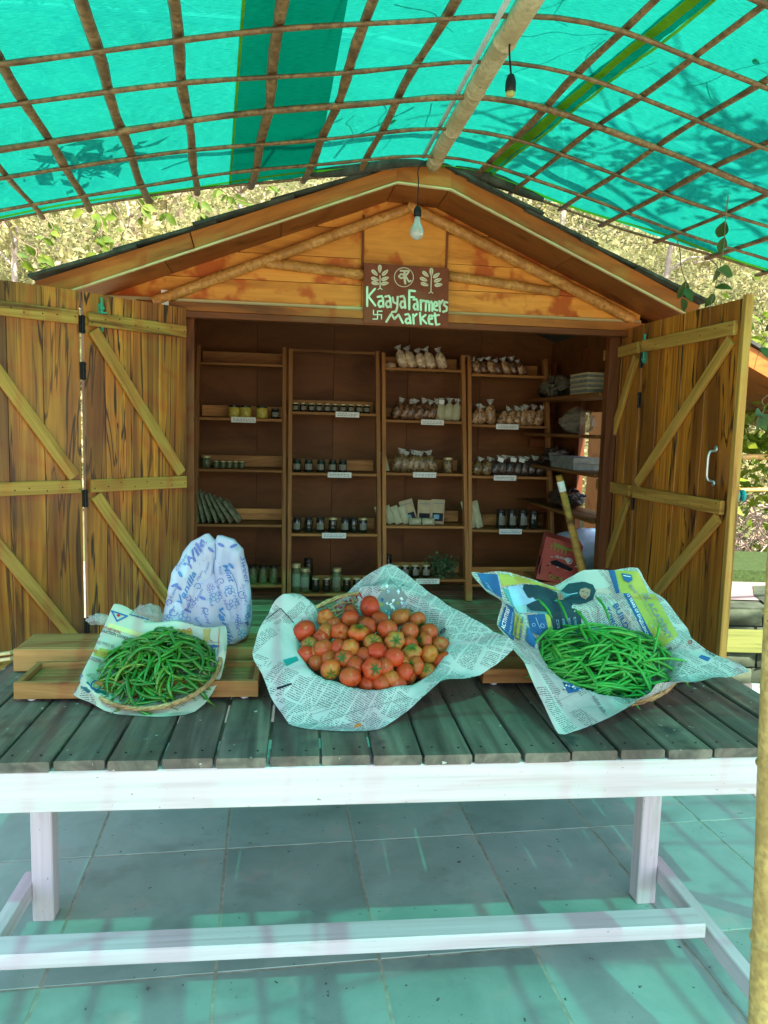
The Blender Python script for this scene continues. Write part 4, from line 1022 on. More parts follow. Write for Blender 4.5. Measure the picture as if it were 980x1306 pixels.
def lf(cx_, cy_, an, a=44, b_=20):
    P_ = []
    for q in range(14):
        t = 2 * pi * q / 14; u_, v_ = cos(t) * a, sin(t) * b_ * (1 - .25 * cos(t)); P_.append((cx_ + u_ * cos(an) - v_ * sin(an), cy_ + u_ * sin(an) + v_ * cos(an)))
    pr.poly(zz(P_), M_['signpaint2'], n=1)
    pr.line(zz([(cx_ - a * .7 * cos(an), cy_ - a * .7 * sin(an)), (cx_ + a * .7 * cos(an), cy_ + a * .7 * sin(an))]), .45, M_['signboard'], 3)
for ox_, L_ in ((0, [(208, 108, pi / 2), (152, 150, .75), (265, 150, -.75), (155, 220, .35), (265, 215, -.35), (160, 264, .2), (262, 266, -.2)]), (1, [(763, 142, pi / 2), (700, 165, .75), (818, 180, -.6), (680, 222, .4), (832, 232, -.35), (690, 275, .3), (840, 282, -.15)])):
    for q in L_: lf(*q)
    st_ = [(210, 185), (211, 320)] if not ox_ else [(763, 185), (758, 360)]; pr.line(zz(st_), 1.3, M_['signpaint2'])
    e_ = st_[1]; pr.line(zz([(e_[0] - 22, e_[1] + 12), (e_[0], e_[1] - 5), (e_[0] + 22, e_[1] + 12)]), 1.1, M_['signpaint2'])
pr.done('lettering')

# ------------------------------------------------------------------ wooden trays on the table
TT = .7605                                       # height of the table top
def tray(xl_, xr_, yf, dep, h, label, solid=False, feet=True, lip=.022):
    """coordinates in the table frame"""
    e = empty('wooden_tray', TB @ Vector(((xl_ + xr_) / 2, yf + dep / 2, TT)), label, 'tray'); fz = .012 if feet else .002
    z0, z1 = TT + fz, TT + h; w = .018; U2 = TB.to_3x3() @ Vector((0, 1, 0))
    def s(n, a, b_, ww, tt, up=(0, 0, 1)): return stick(n, TB @ Vector(a), TB @ Vector(b_), ww, tt, M_['tray'], e, up=TB.to_3x3() @ Vector(up), share=False)
    s('side_board', (xl_, yf + w / 2, (z0 + z1) / 2), (xr_, yf + w / 2, (z0 + z1) / 2), w, z1 - z0)
    s('side_board', (xl_, yf + dep - w / 2, (z0 + z1) / 2), (xr_, yf + dep - w / 2, (z0 + z1) / 2), w, z1 - z0)
    for x in (xl_ + w / 2, xr_ - w / 2): s('end_board', (x, yf + w + .001, (z0 + z1) / 2 - .001), (x, yf + dep - w - .001, (z0 + z1) / 2 - .001), w, z1 - z0)
    zt_ = z1 - (.004 if solid else .026); n = 2 if solid else 3; ww = (dep - 2 * w) / n
    for i in range(n):
        y = yf + w + ww * (i + .5); s('bottom_board' if not solid else 'top_board', (xl_ + w + .001, y, zt_), (xr_ - w - .001, y, zt_), ww - .002, .010)
    if feet:
        for x in (xl_ + .045, xr_ - .045):
            for y in (yf + .03, yf + dep - .03):
                m = MB(); m.lathe([(.012, 0), (.014, .003), (.014, .009), (.011, fz + .001)], 12, (x, y, TT + .0005)); m.build('foot', M_['whitepl'], e, TB, smooth=True)
    return e
def tx(px, py, z=TT): return TBi @ Z(px, py, z)
a = tx(18, 897); c = tx(330, 889)
tray(a.x, c.x, a.y, .225, .066, 'shallow open wooden tray on white feet behind and under the chilli basket')
a = tx(17, 858); c_b = tx(331, 850)
tray(a.x, c_b.x + .0, a.y + .005, .21, .082, 'taller closed wooden tray at the back left, carrying the printed carrier bag', solid=True, feet=False)
a = tx(616, 876); tray(a.x, a.x + .80, a.y, .24, .062, 'shallow wooden tray behind and under the green bean basket at the right')
# pale yellow lath ends at the left behind the trays
for k, (x0, y0, x1, y1) in enumerate(((-30, 838, 17, 832), (-30, 846, 17, 839))):
    o = stick('wooden_lath', W(x0, y0, 3.05), W(x1, y1, 2.98), .03, .012, M_['lath'], share=False)
    tag(o, ('upper' if k == 0 else 'lower') + ' of two pale yellow laths sticking out at the left edge behind the trays', 'lath')

# ------------------------------------------------------------------ baskets
class Bowl:
    def __init__(s, px, py, y, r, d, tilt, yaw=0.0):
        s.c = W(px, py, y); s.r = r; s.d = d; s.Rs = (r * r + d * d) / (2 * d)
        yv = Vector((sin(yaw), cos(yaw) , 0)); ay = (yv * cos(tilt) + UP * sin(tilt)).normalized(); ax = Vector((cos(yaw), -sin(yaw), 0)); az = ax.cross(ay)
        low = s.c.z + az.z * (s.Rs - d) - s.Rs
        s.c.z -= (low - (TT + .004)); s.F = axes(s.c, ax, ay, az); s.Fi = s.F.inverted()
    def zb(s, rho): return -(sqrt(max(0, s.Rs ** 2 - rho * rho)) - (s.Rs - s.d))
    def pt(s, rho, th, lift=0):
        return s.F @ Vector((rho * cos(th), rho * sin(th), s.zb(min(rho, s.r)) + lift))
    def basket(s, label):
        e = empty('basket', s.F @ Vector((0, 0, -s.d)), label, 'basket')
        ns = 40 if s.r > .22 else 32
        m = MB(); P_ = []
        for i in range(ns):
            th = 2 * pi * i / ns; m.tube([Vector((rho * cos(th), rho * sin(th), s.zb(rho) - .004)) for rho in np.linspace(.02, s.r, 7)], .0035, 5, squash=.5)
        tag(m.build('stakes', M_['wicker'], e, s.F, smooth=True), kind='stuff')
        m = MB(); nr = int(s.r / .011)
        for k in range(1, nr):
            rho = s.r * k / nr; n = ns * 2
            m.tube([Vector(((rho) * cos(2 * pi * i / n), rho * sin(2 * pi * i / n), s.zb(rho) - .004 + (.004 if (i + k * 2) % 4 < 2 else -.004))) for i in range(n + 1)], .0042, 5, cap=False)
        tag(m.build('weave', M_['wicker'], e, s.F, smooth=True), kind='stuff')
        m = MB()
        for q in (0, 1, 2):
            ph = q * 2.1; n = 72
            m.tube([Vector(((s.r + .003 * cos(i * 1.0 + ph)) * cos(2 * pi * i / n), (s.r + .003 * cos(i * 1.0 + ph)) * sin(2 * pi * i / n), .003 + .004 * sin(i * 1.0 + ph))) for i in range(n + 1)], .005, 6, cap=False)
        m.build('rim', M_['wicker'], e, s.F, smooth=True); return e
def sheet(bowl, bnd, name, label, mat, cat='newspaper', lift=.006, nth=132, nr=34, wav=.006, seed=1.0, rotuv=0):
    """paper: hugs the bowl, passes over its rim and out to the boundary points"""
    nb_ = len(bnd); B = []
    for q in bnd:
        x, y, D = q[:3]; B.append((W(x, y, D), q[3] if len(q) > 3 else 1.0, q[4] if len(q) > 4 else .024))
    per = []
    for i in range(nb_):
        a, c = B[i], B[(i + 1) % nb_]; k = max(2, round(nth / nb_))
        p0, p3 = B[i - 1][0], B[(i + 2) % nb_][0]
        for j in range(k):
            t = j / k; lin = a[0].lerp(c[0], t)
            cm = 0.5 * ((2 * a[0]) + (c[0] - p0) * t + (2 * p0 - 5 * a[0] + 4 * c[0] - p3) * t * t + (3 * a[0] - p0 - 3 * c[0] + p3) * t ** 3)
            per.append((lin.lerp(cm, .5), a[1] + (c[1] - a[1]) * t, a[2] + (c[2] - a[2]) * t))
    vs = []; uv = []; n_ = len(per); fs = []
    cen = bowl.pt(0, 0, lift)
    for (p, rf, rl) in per:
        l = bowl.Fi @ p; th = atan2(l.y, l.x)
        L_ = [cen, bowl.pt(bowl.r * .45 * rf, th, lift), bowl.pt(bowl.r * .82 * rf, th, lift)]
        if rf >= .99:
            L_.append(bowl.F @ Vector((bowl.r * .985 * cos(th), bowl.r * .985 * sin(th), rl * .55)))
            L_.append(bowl.F @ Vector(((bowl.r + .012) * cos(th), (bowl.r + .012) * sin(th), rl)))
            mid = L_[-1].lerp(p, .5) + UP * (.012 * noise.noise(p * 6 + Vector((seed, 0, 0)))); L_.append(mid)
        L_.append(p); q = catmull(L_, 10)
        ds = [0]
        for a, c in zip(q[:-1], q[1:]): ds.append(ds[-1] + (c - a).length)
        tot = ds[-1]; j = 0
        for k in range(nr + 1):
            s_ = tot * k / nr
            while j < len(ds) - 2 and ds[j + 1] < s_: j += 1
            w = (s_ - ds[j]) / max(1e-9, ds[j + 1] - ds[j]); v = q[j].lerp(q[j + 1], w)
            rr = s_; wgt = min(1, k / nr * 1.2)
            v = v + Vector((0, 0, 1)) * (wav * wgt * (noise.noise(Vector((v.x * 14, v.y * 14, seed))) + 3.0 * abs(noise.noise(Vector((v.x * 7 + 2, v.y * 7, seed + 2)))) - .5)) + Vector((noise.noise(Vector((v.x * 9, v.z * 16, seed + 5))), noise.noise(Vector((v.x * 11, v.z * 13, seed + 9))), 0)) * (wav * .9 * wgt)
            v.z = max(v.z, TT + .002 + .001 * noise.noise(v * 20))
            vs.append(v); uv.append((rr * cos(th + rotuv), rr * sin(th + rotuv)))
    for i in range(n_):
        a, c = i * (nr + 1), ((i + 1) % n_) * (nr + 1)
        for k in range(nr): fs.append((a + k, a + k + 1, c + k + 1, c + k))
    m = MB(); m.v = vs; m.f = fs; m.m = [0] * len(fs)
    e = empty(name, cen, label, cat)
    me = m.mesh(True); o = link('page', me, None, None, mat); place(o, I4(), e)
    l = me.uv_layers.new(name='uv'); li = np.zeros(len(me.loops), dtype=np.int32); me.loops.foreach_get('vertex_index', li); l.data.foreach_set('uv', np.array(uv, dtype=np.float32)[li].ravel())
    return e, o

# tomatoes
b1 = Bowl(475, 815, 2.56, .265, .15, radians(24)); b1.basket('large round wicker basket in the middle, full of tomatoes')
bnd = [(658, 822, 2.44), (606, 792, 2.60), (566, 768, 2.72), (530, 740, 2.83), (497, 719, 2.93), (455, 745, 2.86), (425, 772, 2.78, .8), (402, 775, 2.76, .85), (384, 757, 2.72), (362, 757, 2.66), (345, 775, 2.60), (323, 832, 2.42), (334, 862, 2.36), (347, 892, 2.29), (372, 930, 2.20), (400, 944, 2.17), (468, 939, 2.17), (520, 905, 2.24), (562, 870, 2.30), (612, 862, 2.38)]
e1, pg1 = sheet(b1, bnd, 'newspaper', 'crumpled newsprint sheet lining the tomato basket and draped over the table planks', M_['news'], seed=2.0)
p = Print(pg1, .0012)
p.quad([(498, 738), (521, 762), (497, 795), (478, 768)], M_['ink_grey'], 4, 4); 
for k in range(46):
    x = U(484, 517); y = U(745, 790)
    if abs((x - 499) * .75 + (y - 766) * -.1) < 14: p.poly([(x + U(-3, -1), y + U(-2, 2)), (x + U(-1, 1), y - U(1, 3)), (x + U(1, 3), y + U(-2, 2)), (x + U(-1, 1), y + U(1, 4))], random.choice([M_['ink_sky'], M_['ink_blue'], M_['ink_white'], M_['ink_grey'], M_['ink_yel'], M_['ink_white']]), 2, 1)
p.text('SHAKTI', [(426, 775), (459, 755), (463, 763), (430, 784)], M_['ink_red'], .02)
p.text('NATIONAL', [(414, 776), (430, 768), (432, 771), (416, 780)], M_['ink'], .0)
p.text('TIME TO GIVE', [(500, 802), (524, 775), (528, 779), (504, 806)], M_['ink'], .01)
p.text('HOPES UP FOR', [(543, 822), (568, 800), (571, 803), (546, 826)], M_['ink'], .02)
p.quad([(361, 842), (383, 836), (386, 840), (366, 850)], plain('teal_ink', (.01, .25, .25)), 4, 3)
p.quad([(353, 877), (372, 871), (373, 873), (354, 880)], M_['ink'], 4, 1)
for y in (0, 10, 19): p.line([(395, 903 + y * .5), (440, 884 + y * .8)], .6, M_['ink_grey'], 2, False)
p.line([(400, 925), (462, 905), (520, 890)], .6, M_['ink_grey'], 2, False); p.line([(398, 935), (470, 918)], .6, M_['ink_grey'], 2, False)
p.line([(340, 790), (358, 776), (375, 795)], .8, M_['ink'], 2, False); p.line([(385, 790), (392, 812), (402, 805)], .8, M_['ink'], 2, False)
p.line([(387, 800), (405, 812)], .8, M_['ink'], 2, False)
p.quad([(452, 925), (460, 922), (461, 926), (453, 929)], M_['ink_or'], 2, 2)
p.done('newspaper_print')
# loose torn corner of newsprint at the front rim
def tomato_mesh(k):
    m = MB(); n = 28; P_ = []; lob = random.choice((5, 6, 8)); amp = (.025, .04, .085, .05, .065)[k % 5]; fl = (.80, .88, .70, .93, .76)[k % 5]; ph = U(0, 6)
    rows_ = 14
    for i in range(rows_ + 1):
        a = -pi / 2 + pi * i / rows_; r = cos(a); z = sin(a) * fl
        if a > .9: z -= .20 * ((a - .9) / .67) ** 2
        for j in range(n):
            w = 2 * pi * j / n; rr = max(r, .001) * (1 + amp * cos(lob * w + ph) * sin(max(0, a) * 1 + .6)) * (1 + .05 * sin(w + ph) + .045 * sin(2 * w + ph * 2))
            P_.append(Vector((cos(w) * rr, sin(w) * rr, z)))
    fs = [(i * n + j, i * n + (j + 1) % n, (i + 1) * n + (j + 1) % n, (i + 1) * n + j) for i in range(rows_) for j in range(n)]
    m.add(P_, fs); me = m.mesh(True, 'tomato'); return me
def mk_tomato(name, a, c_, g):
    m, nt, b = mat_base(name, a, .38, .28); v = coords(nt, (1, 1, 1)); tc = N(nt, 'ShaderNodeTexCoord'); sx = N(nt, 'ShaderNodeSeparateXYZ'); nt.links.new(tc.outputs['Object'], sx.inputs[0])
    n = noise_tex(nt, v, 1.3, 4, .6); base = ramp(nt, n, [(.32, c_), (.6, a)])
    ad = N(nt, 'ShaderNodeMath', operation='MULTIPLY_ADD'); nt.links.new(n, ad.inputs[0]); ad.inputs[1].default_value = .8; nt.links.new(sx.outputs[2], ad.inputs[2])
    f = ramp(nt, ad.outputs[0], [(.72, (0, 0, 0)), (1.15, (1, 1, 1))]); c = mixc(nt, f, base, g)
    c = fleck(nt, c, coords(nt), 2.2, .60, .70, tuple(x * .62 for x in a)); c = fleck(nt, c, v, 9, .70, .73, (.30, .17, .07)); c = fleck(nt, c, v, 28, .68, .8, tuple(min(1, x * 1.3 + .05) for x in a))
    nt.links.new(c, b.inputs['Base Color']); b.inputs['Coat Weight'].default_value = .12; b.inputs['Coat Roughness'].default_value = .2
    b.inputs['Subsurface Weight'].default_value = .0; return m
TM = {'r': mk_tomato('ripe_red_tomato_skin', (.50, .040, .012), (.44, .065, .014), (.42, .09, .018)), 'o': mk_tomato('orange_tomato_skin', (.56, .085, .014), (.50, .10, .016), (.42, .15, .022)),
      'b': mk_tomato('dull_red_tomato_skin', (.46, .060, .014), (.40, .085, .018), (.34, .12, .022)), 'y': mk_tomato('yellow_green_tomato_skin', (.46, .095, .018), (.41, .12, .02), (.34, .17, .025))}
tmesh = {}
for k in range(5):
    base = tomato_mesh(k)
    for c in TM: me = base.copy(); me.materials.append(TM[c]); tmesh[k, c] = me
M_['calyx'] = plain('calyx_green', (.035, .12, .02), .6, var=.3)
m = MB()
for q in range(6):
    a = q * pi / 3 + U(-.15, .15); L = U(.55, .78); side = Vector((-sin(a), cos(a), 0)); d = Vector((cos(a), sin(a), 0))
    pts = [(d * .03 + UP * .09, .05), (d * .20 + UP * .17, .085), (d * L * .7 + UP * (.17 + U(0, .05)), .07), (d * L + UP * (.08 + U(0, .12)), .005)]
    vs = []; 
    for c, w in pts: vs += [c - side * w, c + side * w]
    m.add([Vector(v) + UP * .60 for v in vs], [(0, 1, 3, 2), (2, 3, 5, 4), (4, 5, 7, 6)])
m.tube([UP * .58, UP * .68 + Vector((.03, .02, 0)), UP * .78 + Vector((.06, .0, 0))], [.05, .035, .045], 6)
calyx_me = m.mesh(False, 'calyx'); calyx_me.materials.append(M_['calyx'])
TOM = [  # x, y, radius in an enlarged crop (310,700,x2.8), colour, calyx direction on screen or None, label
 (453, 208, 41, 'r', None, 'big red tomato at the very top of the heap, alone against the newsprint'),
 (220, 293, 43, 'r', None, 'big red tomato at the far left of the heap'),
 (296, 250, 29, 'o', (-.3, .2), 'orange tomato with a green shoulder at the back left of the heap'),
 (385, 253, 30, 'r', (.1, .55), 'red tomato with a pale stem scar, just left below the topmost one'),
 (350, 299, 32, 'r', (0, .3), 'creased red tomato left of the ribbed orange one with the upright calyx'),
 (413, 300, 37, 'o', (.15, -.85), 'ribbed orange tomato with a green calyx on its upper edge, left of the middle'),
 (447, 276, 33, 'b', None, 'dull red tomato right behind the ribbed orange one, under the topmost tomato'),
 (490, 255, 28, 'b', None, 'small dull tomato in the back row just right below the topmost one'),
 (517, 290, 39, 'b', None, 'large dull red tomato behind the yellow green one with its star calyx'),
 (560, 245, 33, 'y', None, 'brownish green tomato at the back right beside a curled calyx'),
 (622, 256, 32, 'b', (.5, .65), 'tomato at the back right corner with its calyx at the lower right'),
 (592, 297, 32, 'b', None, 'dull tomato below the brownish green one at the back right'),
 (543, 331, 37, 'y', (.2, -.15), 'yellow green tomato with a star calyx facing the viewer in the middle'),
 (665, 300, 33, 'b', None, 'dull red tomato on the right slope behind the small cracked one'),
 (650, 328, 28, 'b', (-.9, -.1), 'small tomato right of the ribbed yellowish one with its calyx on the left'),
 (705, 346, 30, 'b', (0, .2), 'tomato with a brown stem scar at the right edge of the heap'),
 (665, 377, 33, 'o', (.45, .3), 'orange tomato with a pale green spot, left of the big rightmost one'),
 (720, 406, 40, 'r', None, 'big smooth tomato furthest to the right in the basket'),
 (605, 368, 33, 'y', (-.1, -.7), 'pale yellowish ribbed tomato right of the middle'),
 (482, 368, 34, 'r', None, 'bright red tomato just above the big one with the dark calyx'),
 (541, 388, 36, 'r', None, 'oblong red tomato right of the middle, below the star calyx one'),
 (466, 335, 31, 'y', (.1, -.3), 'greenish orange tomato left of the star calyx one'),
 (464, 430, 42, 'r', (.35, 0), 'biggest bright red tomato in the front with a dark calyx facing the viewer'),
 (506, 424, 31, 'b', None, 'dull tomato half hidden right of the biggest red one in front'),
 (577, 438, 35, 'r', None, 'bright red smooth tomato in the front row right of the centre'),
 (616, 417, 31, 'b', (-.7, -.1), 'tomato in front of the ribbed yellowish one with a calyx at its left'),
 (662, 442, 31, 'b', (-.4, -.5), 'tomato at the front right beside the torn newsprint with its calyx at the upper left'),
 (556, 486, 33, 'r', None, 'red tomato at the front edge beside the torn newsprint'),
 (495, 484, 28, 'b', None, 'small tomato in the front edge between two others below the biggest red one'),
 (445, 480, 26, 'b', None, 'small tomato at the front edge left below the biggest red one'),
 (385, 459, 39, 'b', None, 'large dull pinkish tomato at the front edge left of the biggest red one'),
 (313, 430, 38, 'o', (.1, .55), 'bright orange tomato with a green calyx low at the front left edge'),
 (290, 357, 33, 'b', None, 'smooth dull tomato on the left slope between the left edge and the middle'),
 (385, 358, 32, 'o', (.15, .35), 'pale orange tomato with its calyx at the lower side, left of the middle'),
 (335, 353, 27, 'r', None, 'small red tomato wedged left of the pale orange one'),
 (230, 380, 33, 'r', None, 'red tomato at the left edge below the one with a flat calyx'),
 (237, 345, 28, 'b', (-.1, -.2), 'tomato at the left edge with a flat green calyx, below the big left one'),
 (279, 320, 27, 'r', None, 'small red tomato tucked behind the smooth dull one on the left slope'),
 (298, 300, 26, 'y', None, 'small yellow green tomato near the back left under the orange one'),
 (362, 392, 33, 'r', (-.3, -.2), 'red tomato with a broad green calyx above the large dull pinkish one'),
 (430, 384, 26, 'b', None, 'small tomato left of the bright red one in the middle'),
 (528, 462, 28, 'y', None, 'greenish tomato low in the front row right of the biggest red one'),
 (600, 340, 28, 'b', None, 'small tomato above the pale ribbed one'),
 (572, 412, 26, 'y', None, 'small greenish tomato behind the bright red front one on the right'),
 (310, 393, 25, 'b', None, 'small tomato just above the bright orange one at the front left'),
 (266, 408, 27, 'b', None, 'small shaded tomato at the left front edge beside the bright orange one'),
 (402, 418, 30, 'b', None, 'dull tomato between the broad calyx one and the large pinkish one'),
 (330, 276, 25, 'b', None, 'small tomato at the back left behind the creased red one'),
 (262, 375, 25, 'y', None, 'small greenish tomato between two on the left edge')]
bn = b1.F.to_3x3() @ Vector((0, 0, 1))
for k, (x, y, r, col, cal, lb) in enumerate(TOM):
    px, py = 310 + x / 2.8, 700 + y / 2.8
    base = plane_hit(px, py, b1.c, bn); l = b1.Fi @ base; rho = min(1, math.hypot(l.x, l.y) / b1.r)
    hh = -.012 + .060 * (1 - rho ** 2) + (.012 if r > 35 else 0) - (.012 if r < 28 else 0)
    c = plane_hit(px, py, b1.c + bn * hh, bn); D = (c - CAM).dot(f0); R = (.5 * max(r, 27) + .5 * 34.5) / 2.8 * D / F_PX * 1.05
    d = (CAM - c).normalized()
    if cal: s_ = cr * cal[0] - cu * cal[1]; zz_ = (s_ + d * sqrt(max(.05, 1 - min(.95, cal[0] ** 2 + cal[1] ** 2)))).normalized()
    else: zz_ = (Vector((U(-1, 1), U(-.2, 1), U(-1, -.2))) - d * .6).normalized()
    xx = zz_.cross(Vector((U(-1, 1), U(-1, 1), U(-1, 1)))).normalized(); M = axes(c, xx, zz_.cross(xx), zz_) @ Matrix.Scale(R, 4)
    kk = k % 5 if 'ribbed' not in lb and 'creased' not in lb else 2
    o = bpy.data.objects.new('tomato', tmesh[kk, col]); COL.objects.link(o)
    root = empty('tomato', axes(c - Vector((0, 0, R)), Vector((1, 0, 0)), Vector((0, 1, 0)), UP), lb, 'tomato', 'tomatoes heaped in the middle basket'); o.name = 'fruit'
    place(o, M, root)
    if cal and 'scar' not in lb and 'spot' not in lb and 'shoulder' not in lb and 'creased' not in lb:
        cy = bpy.data.objects.new('calyx', calyx_me); COL.objects.link(cy); place(cy, M, root)
for k in range(30):        # lower layer, glimpsed in the gaps
    th = U(0, 2 * pi); rho = b1.r * .80 * sqrt(RND()); c = b1.F @ Vector((rho * cos(th), rho * sin(th), b1.zb(rho) + .055)); R = U(.026, .031)
    o = bpy.data.objects.new('tomato', tmesh[k % 5, 'b']); COL.objects.link(o); o.matrix_basis = T(c) @ Matrix.Rotation(U(0, 6), 4, (U(-1, 1), U(-1, 1), .3)) @ Matrix.Scale(R, 4)
    tag(o, 'dull tomato of the lower layer, glimpsed in a gap of the heap', 'tomato', 'tomatoes of the lower layer')

# green chillies and beans
def pod_mesh(L, r, bend, twist, mat, kind):
    n = 11; pts = []; rad = []
    for i in range(n):
        u_ = i / (n - 1); x = (u_ - .5) * L; pts.append(Vector((x, bend * L * (1 - 4 * (u_ - .5) ** 2) + twist * L * sin(u_ * 5), -.10 * L * 4 * (u_ - .5) ** 2 * 1.0)))
        if kind == 'chilli': rad.append(r * (min(1, (u_ * 9) ** .5) if u_ < .12 else 1) * (1 - u_) ** .45 + .0006)
        else: rad.append(r * min(1, .25 + 4 * u_, .15 + 5 * (1 - u_)) * (1 + .10 * sin(u_ * 40)))
    m = MB(); m.tube(pts, rad, 7); me = m.mesh(True, kind); me.materials.append(mat); return me, pts
def mk_green(name, a, b_, c_, rough=.3):
    m, nt, b = mat_base(name, a, rough, .5); oi = N(nt, 'ShaderNodeObjectInfo'); c1 = ramp(nt, oi.outputs['Random'], [(0, a), (.45, b_), (.8, a), (.97, c_)])
    n = noise_tex(nt, coords(nt), 60, 3); c = mixc(nt, ramp(nt, n, [(.35, (0,) * 3), (.7, (.4,) * 3)]), c1, tuple(x * .6 for x in a)); nt.links.new(c, b.inputs['Base Color'])
    b.inputs['Coat Weight'].default_value = .2; return m
M_['chilli'] = mk_green('green_chilli_skin', (.020, .155, .012), (.042, .25, .018), (.17, .28, .018), .28)
M_['bean'] = mk_green('green_bean_skin', (.030, .27, .026), (.050, .38, .040), (.12, .44, .05), .42)
M_['stemg'] = plain('light_green_stem', (.10, .22, .04), .5)
cm_ = [pod_mesh(U(.095, .13), U(.0050, .0066), U(-.10, .30), U(-.05, .05), M_['chilli'], 'chilli') for _ in range(14)]
bm_ = [pod_mesh(U(.12, .165), U(.0046, .0057), U(-.04, .05), U(-.012, .012), M_['bean'], 'bean') for _ in range(14)]
cstem = []
for me, pts in cm_:
    m = MB(); a = pts[0]; dd = (pts[0] - pts[1]).normalized(); m.tube([a - dd * .004, a + dd * .002, a + dd * .014 + Vector((0, U(-.004, .004), .002)), a + dd * U(.022, .030) + Vector((0, U(-.012, .012), .003))], [.0052, .0045, .0014, .0016], 6)
    s_ = m.mesh(True, 'stem'); s_.materials.append(M_['stemg']); cstem.append(s_)
def heap(bowl, n, meshes, name, label, cat, group, hmax, rr, yc=0.0, xc=0.0, stems=None, angf=None, lay=3, ax=1.0, ay=1.0):
    for k in range(n):
        L = k / n
        th = U(0, 2 * pi); rho = rr * sqrt(RND()) * .98
        x = xc + rho * cos(th) * ax; y = yc + rho * sin(th) * ay; q = rho / rr
        zt_ = hmax * (1 - q ** 2.2); zb_ = bowl.zb(min(bowl.r * .98, math.hypot(x, y))) + .014
        if math.hypot(x, y) > bowl.r: zb_ = .016
        lvl = 1 - (1 - L) * .85 if L < .6 else U(.86, 1.0)
        z = zb_ + max(.0, (zt_ - zb_)) * lvl + U(-.004, .006)
        z = max(z, zb_)
        nrm = Vector((2.0 * hmax * x / rr ** 2 * .9, 2.0 * hmax * y / rr ** 2 * .9, 1)).normalized()
        a = angf(x, y) if angf else U(0, 2 * pi); d = Vector((cos(a), sin(a), U(-.16, .16))); d = (d - nrm * d.dot(nrm)).normalized(); d = (d + nrm * U(-.14, .16)).normalized()
        s_ = nrm.cross(d).normalized(); up_ = d.cross(s_); sg = 1 if RND() < .5 else -1
        i = random.randrange(len(meshes)); sc2 = U(.85, 1.12)
        M = bowl.F @ axes(Vector((x, y, z)), d, s_ * 1, up_) @ Matrix.Rotation(U(-.5, .5) + (pi if sg < 0 and angf is None else 0) * 0, 4, 'X') @ Matrix.Scale(sc2, 4)
        pz = (M @ Vector((0, 0, 0))).z
        if y < 0 and q > .84 and abs(d.y) > .5: continue
        if pz < TT + .012: continue
        if stems:
            root = bpy.data.objects.new(name, meshes[i][0]); COL.objects.link(root); root.matrix_basis = M; s2 = bpy.data.objects.new('stem', stems[i]); COL.objects.link(s2); place(s2, M, root)
        else:
            root = bpy.data.objects.new(name, meshes[i][0]); COL.objects.link(root); root.matrix_basis = M
        tag(root, label, cat, group)
b2 = Bowl(200, 866, 2.44, .205, .072, radians(21)); b2.basket('shallow round wicker basket with chillies at the left, leaning on the wooden trays')
bnd = [(289, 832, 2.50), (289, 799, 2.60), (262, 801, 2.61), (235, 803, 2.62), (205, 798, 2.64), (176, 783, 2.65), (146, 771, 2.66), (134, 797, 2.60), (118, 832, 2.50), (94, 885, 2.34), (118, 898, 2.29), (150, 911, 2.25, .93), (200, 922, 2.24, .93), (235, 915, 2.26, .93), (262, 897, 2.32, .93), (282, 862, 2.42, .95)]
e2, pg2 = sheet(b2, bnd, 'printed_leaflet', 'pale green printed leaflet paper standing up behind the chillies in their basket', M_['news3'], 'leaflet', seed=7.0, wav=.004)
p = Print(pg2, .0012)
def q4(L, k=4.667, ox=90, oy=760): return [(ox + x / k, oy + y / k) for x, y in L]
p.line(q4([(248, 92), (338, 122), (278, 152), (248, 92)]), 1.9, M_['ink_blue']); p.poly(q4([(285, 108), (300, 118), (288, 130), (276, 120)]), M_['ink_red'], 3, 1)
p.quad(q4([(195, 150), (470, 235), (462, 262), (186, 178)]), ink('pale_yellow_ink', (.68, .66, .30)), 8, 3)
p.text('SAFETY ALERT HEATING', q4([(186, 176), (300, 212), (296, 228), (182, 192)]), M_['ink_red'], .02); p.text('INDUCTION COOKING TIPS', q4([(176, 196), (400, 262), (396, 280), (170, 212)]), M_['ink'], .02)
p.ring(*q4([(168, 242)])[0], 1.8, .8, M_['ink_blue']); p.text('ABC 99821 60', q4([(150, 262), (260, 292), (255, 312), (146, 282)]), M_['ink_grey'], .02)
p.quad(q4([(130, 300), (262, 330), (255, 388), (116, 348)]), M_['ink_yel'], 6, 4); p.text('45 1070', q4([(140, 318), (220, 342), (214, 366), (134, 340)]), M_['ink_or'], .03, k=3)
p.text('532270', q4([(116, 358), (180, 380), (174, 402), (110, 380)]), M_['ink_grey'], .03)
p.poly(q4([(72, 470), (95, 520), (160, 560), (215, 570), (228, 600), (170, 600), (100, 575), (62, 545)]), ink('dark_teal_ink', (.02, .14, .16)), 1, 2); p.ring(*q4([(150, 535)])[0], 6, 1.6, M_['ink_blue']); p.ring(*q4([(150, 535)])[0], 3, 1.2, M_['ink_gold'])
p.line(q4([(215, 62), (30, 575)]), .7, M_['ink_blue'], 2, False); p.line(q4([(350, 112), (545, 165)]), 1.2, M_['ink_blue'], 2, False)
p.quad(q4([(556, 190), (726, 205), (732, 262), (560, 262)]), M_['ink_yel'], 8, 4)
for x in range(575, 720, 34): p.ring(*q4([(x, 205 + (x % 3) * 3)])[0], 2.2, 1.3, M_['ink_or' if x % 2 else 'ink_blue'], 3)
for y in (228, 240, 252): p.line(q4([(570, y), (722, y + 6)]), .6, M_['ink_red'], 3, False)
p.poly(q4([(792, 200), (836, 196), (826, 240), (834, 262), (812, 274), (792, 260), (800, 238)]), M_['ink_gold'], 2, 1)
